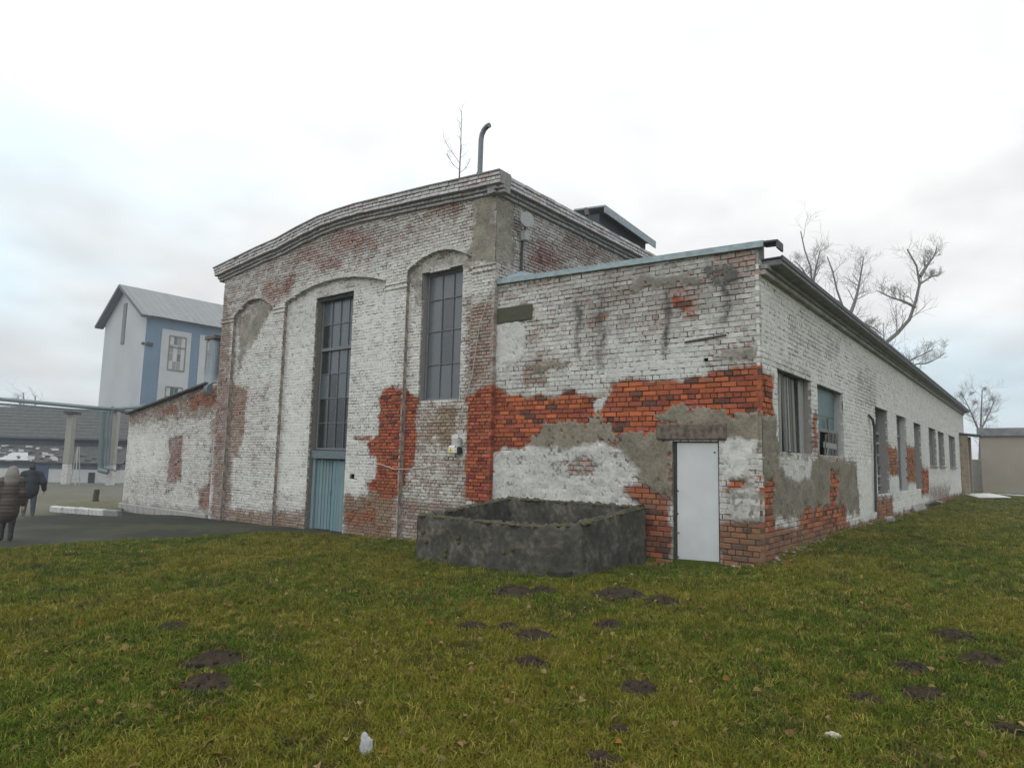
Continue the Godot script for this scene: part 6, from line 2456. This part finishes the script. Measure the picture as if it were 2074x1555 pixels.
	for f in fr:
		mb = MB.new()
		mb.box(Vector3.ZERO, f[1], Basis(), .025)
		var q := solo("concrete_fragment", mb, M("pale_plinth", lin(.34, .33, .31)), f[3], "rubble", "rubble along the annex", f[0])
		q.rotation = f[2]

var M_glass_a: StandardMaterial3D
var M_glass_b: StandardMaterial3D
var M_glass_c: StandardMaterial3D
var M_glass_d: StandardMaterial3D
var M_teal: StandardMaterial3D
var M_board_pane: StandardMaterial3D
var M_door: StandardMaterial3D

func sky_image() -> Image:
	var w := 1024
	var h := 512
	var f := PackedFloat32Array()
	f.resize(w * h * 3)
	var n1 := noise(901, .9, 5)
	var n2 := noise(902, .35, 3)
	var sun := SUN_TO
	for j in h:
		var el := PI * (.5 - (j + .5) / h)
		var sy := sin(el)
		var cy := cos(el)
		for i in w:
			var az := TAU * ((i + .5) / w)
			# Godot panorama: u = 0.5 looks to -z
			var d := V(-sin(az) * cy, sy, cos(az) * cy)
			var up := maxf(sy, 0.0)
			var q := 1.0 / (up + .22)
			var c1 := n1.get_noise_3d(d.x * q * 1.5, d.z * q * 1.5, 3.0)
			var c2 := n2.get_noise_3d(d.x * q * 1.7, d.z * q * 1.7, 9.0)
			var gl := pow(maxf(d.dot(sun), 0.0), 2.2)
			var base := SKY_LO + (SKY_HI - SKY_LO) * pow(up, .75)
			var c3 := n1.get_noise_3d(d.x * q * 4.0, d.z * q * 4.0, 20.0)
			var L := base * (1.0 + (c1 * .30 + c2 * .12 + c3 * .14) * (1.0 - .8 * gl) * (1.0 - .45 * up)) + gl * SKY_GLOW
			# thin places show a little blue
			var bl := clampf(c2 * 1.5 + c1 * .7 + .28, 0.0, 1.0) * .75 * (1.0 - gl * .6)
			var gr := clampf(-c1 * 1.5 + .15, 0.0, .8) * (1.0 - gl)
			var r := L * lerpf(1.0, .74, bl) * lerpf(1.0, .965, gr)
			var g := L * lerpf(1.0, .93, bl) * lerpf(1.0, .985, gr)
			var b := L * lerpf(1.0, 1.02, bl) * lerpf(1.0, 1.0, gr)
			if sy < 0.0:
				r = .16; g = .155; b = .12
			var k := (j * w + i) * 3
			f[k] = r
			f[k + 1] = g
			f[k + 2] = b
	return Image.create_from_data(w, h, false, Image.FORMAT_RGBF, f.to_byte_array())

const SUN_TO := Vector3(-.04, .58, -.81)
const SKY_LO := .72
const SKY_HI := 1.44
const SKY_GLOW := 1.0

func _ready() -> void:
	for i in 1024:
		lut.append(int(round(255.0 * Color(i / 1023.0, 0, 0).linear_to_srgb().r)))
	# --- camera
	var cam := Camera3D.new()
	cam.name = "camera"
	cam.transform = Transform3D(Basis(V(.78754, .02283, -.61584), V(.05059, .99355, .10152), V(.61419, -.11110, .78130)), EYE)
	cam.fov = 59.28
	cam.near = .05
	cam.far = 1200.0
	add_child(cam)
	# --- sky, sun, exposure
	var env := Environment.new()
	env.background_mode = Environment.BG_SKY
	var sky := Sky.new()
	var pm := PanoramaSkyMaterial.new()
	pm.panorama = ImageTexture.create_from_image(sky_image())
	sky.sky_material = pm
	env.sky = sky
	env.tonemap_mode = Environment.TONE_MAPPER_LINEAR
	env.tonemap_exposure = 1.0
	env.ambient_light_source = Environment.AMBIENT_SOURCE_SKY
	env.fog_enabled = true
	env.fog_density = .0015
	env.fog_light_color = Color(.90, .93, .96)
	env.sdfgi_enabled = true
	env.ssao_enabled = true
	env.ssil_enabled = true
	var we := WorldEnvironment.new()
	we.name = "environment"
	we.environment = env
	add_child(we)
	var sun := DirectionalLight3D.new()
	sun.name = "sun"
	sun.light_energy = .25
	sun.light_color = Color(1, .97, .92)
	sun.light_angular_distance = 25.0
	sun.shadow_enabled = true
	sun.basis = Basis.looking_at(-SUN_TO.normalized(), Vector3.UP)
	add_child(sun)
	# --- shared textures and glass
	T_fine = grey_tex(384, 1, .02, .62, 1.0, 5)
	T_mid = grey_tex(384, 2, .012, .55, 1.0, 6)
	T_grain = grey_tex(384, 3, .06, .60, 1.0, 4, 6.0)
	T_soft = grey_tex(384, 6, .012, .86, 1.0, 5)
	T_conc = grey_tex(512, 7, .014, .35, 1.0, 6, 1.0, 1.2)
	T_trough = concrete_tex()
	T_streak = grey_tex(384, 4, .05, .66, 1.0, 4, 5.0)
	M_glass_a = M("dusty_glass", lin(.095, .115, .130, .80), .22)
	M_glass_b = M("dark_glass", lin(.028, .032, .036, .55), .12)
	M_glass_c = M("grey_film_glass", lin(.105, .118, .130, .9), .24)
	M_glass_d = M("grey_dark_glass", lin(.070, .080, .090, .8), .2)
	for g in [M_glass_a, M_glass_b, M_glass_c, M_glass_d]:
		g.transparency = BaseMaterial3D.TRANSPARENCY_ALPHA
	M_teal = M("teal_glass", lin(.055, .115, .120), .45)
	M_board_pane = M("board_pane", lin(.17, .175, .17), .85, T_grain, V(1.5, 1.5, 1.5))
	M_door = M("white_door", lin(.50, .515, .52), .6, T_door(), V(.5, .5, .5))
	init_ground()
	# --- the place
	build_ground()
	build_hall()
	build_wing()
	build_annex()
	build_left()
	build_trees()
	build_trough()
	build_people()
	build_small()
	build_mounds()
	build_grass()
	build_litter()
	for mi in find_children("*", "MeshInstance3D", true, false):
		mi.cast_shadow = GeometryInstance3D.SHADOW_CASTING_SETTING_ON

# old concrete: broad tone patches, pale flaked places with sharp edges, speckle and a few hair cracks
func concrete_tex() -> ImageTexture:
	var S := 640
	var a := noise(81, .006, 4).get_seamless_image(S, S, false, false, .15, false).get_data()
	var b := noise(82, .025, 4).get_seamless_image(S, S, false, false, .15, false).get_data()
	var c := noise(83, .25, 2).get_seamless_image(S, S, false, false, .15, false).get_data()
	var e := noise(84, .008, 5).get_seamless_image(S, S, false, false, .15, false).get_data()
	var d := PackedByteArray()
	d.resize(S * S)
	for i in S * S:
		var t := .60 + (a[i] / 127.5 - 1.0) * .22 + (b[i] / 127.5 - 1.0) * .16 + (c[i] / 127.5 - 1.0) * .20
		if b[i] / 127.5 - 1.0 + (a[i] / 127.5 - 1.0) * .8 > .34:
			t += .07
		if absf(e[i] / 127.5 - 1.0) < .006:
			t -= .25
		d[i] = clampi(int(255.0 * t), 30, 255)
	return ImageTexture.create_from_image(Image.create_from_data(S, S, false, Image.FORMAT_L8, d))

func T_door() -> ImageTexture:
	return grey_tex(256, 12, .015, .92, 1.0, 4)
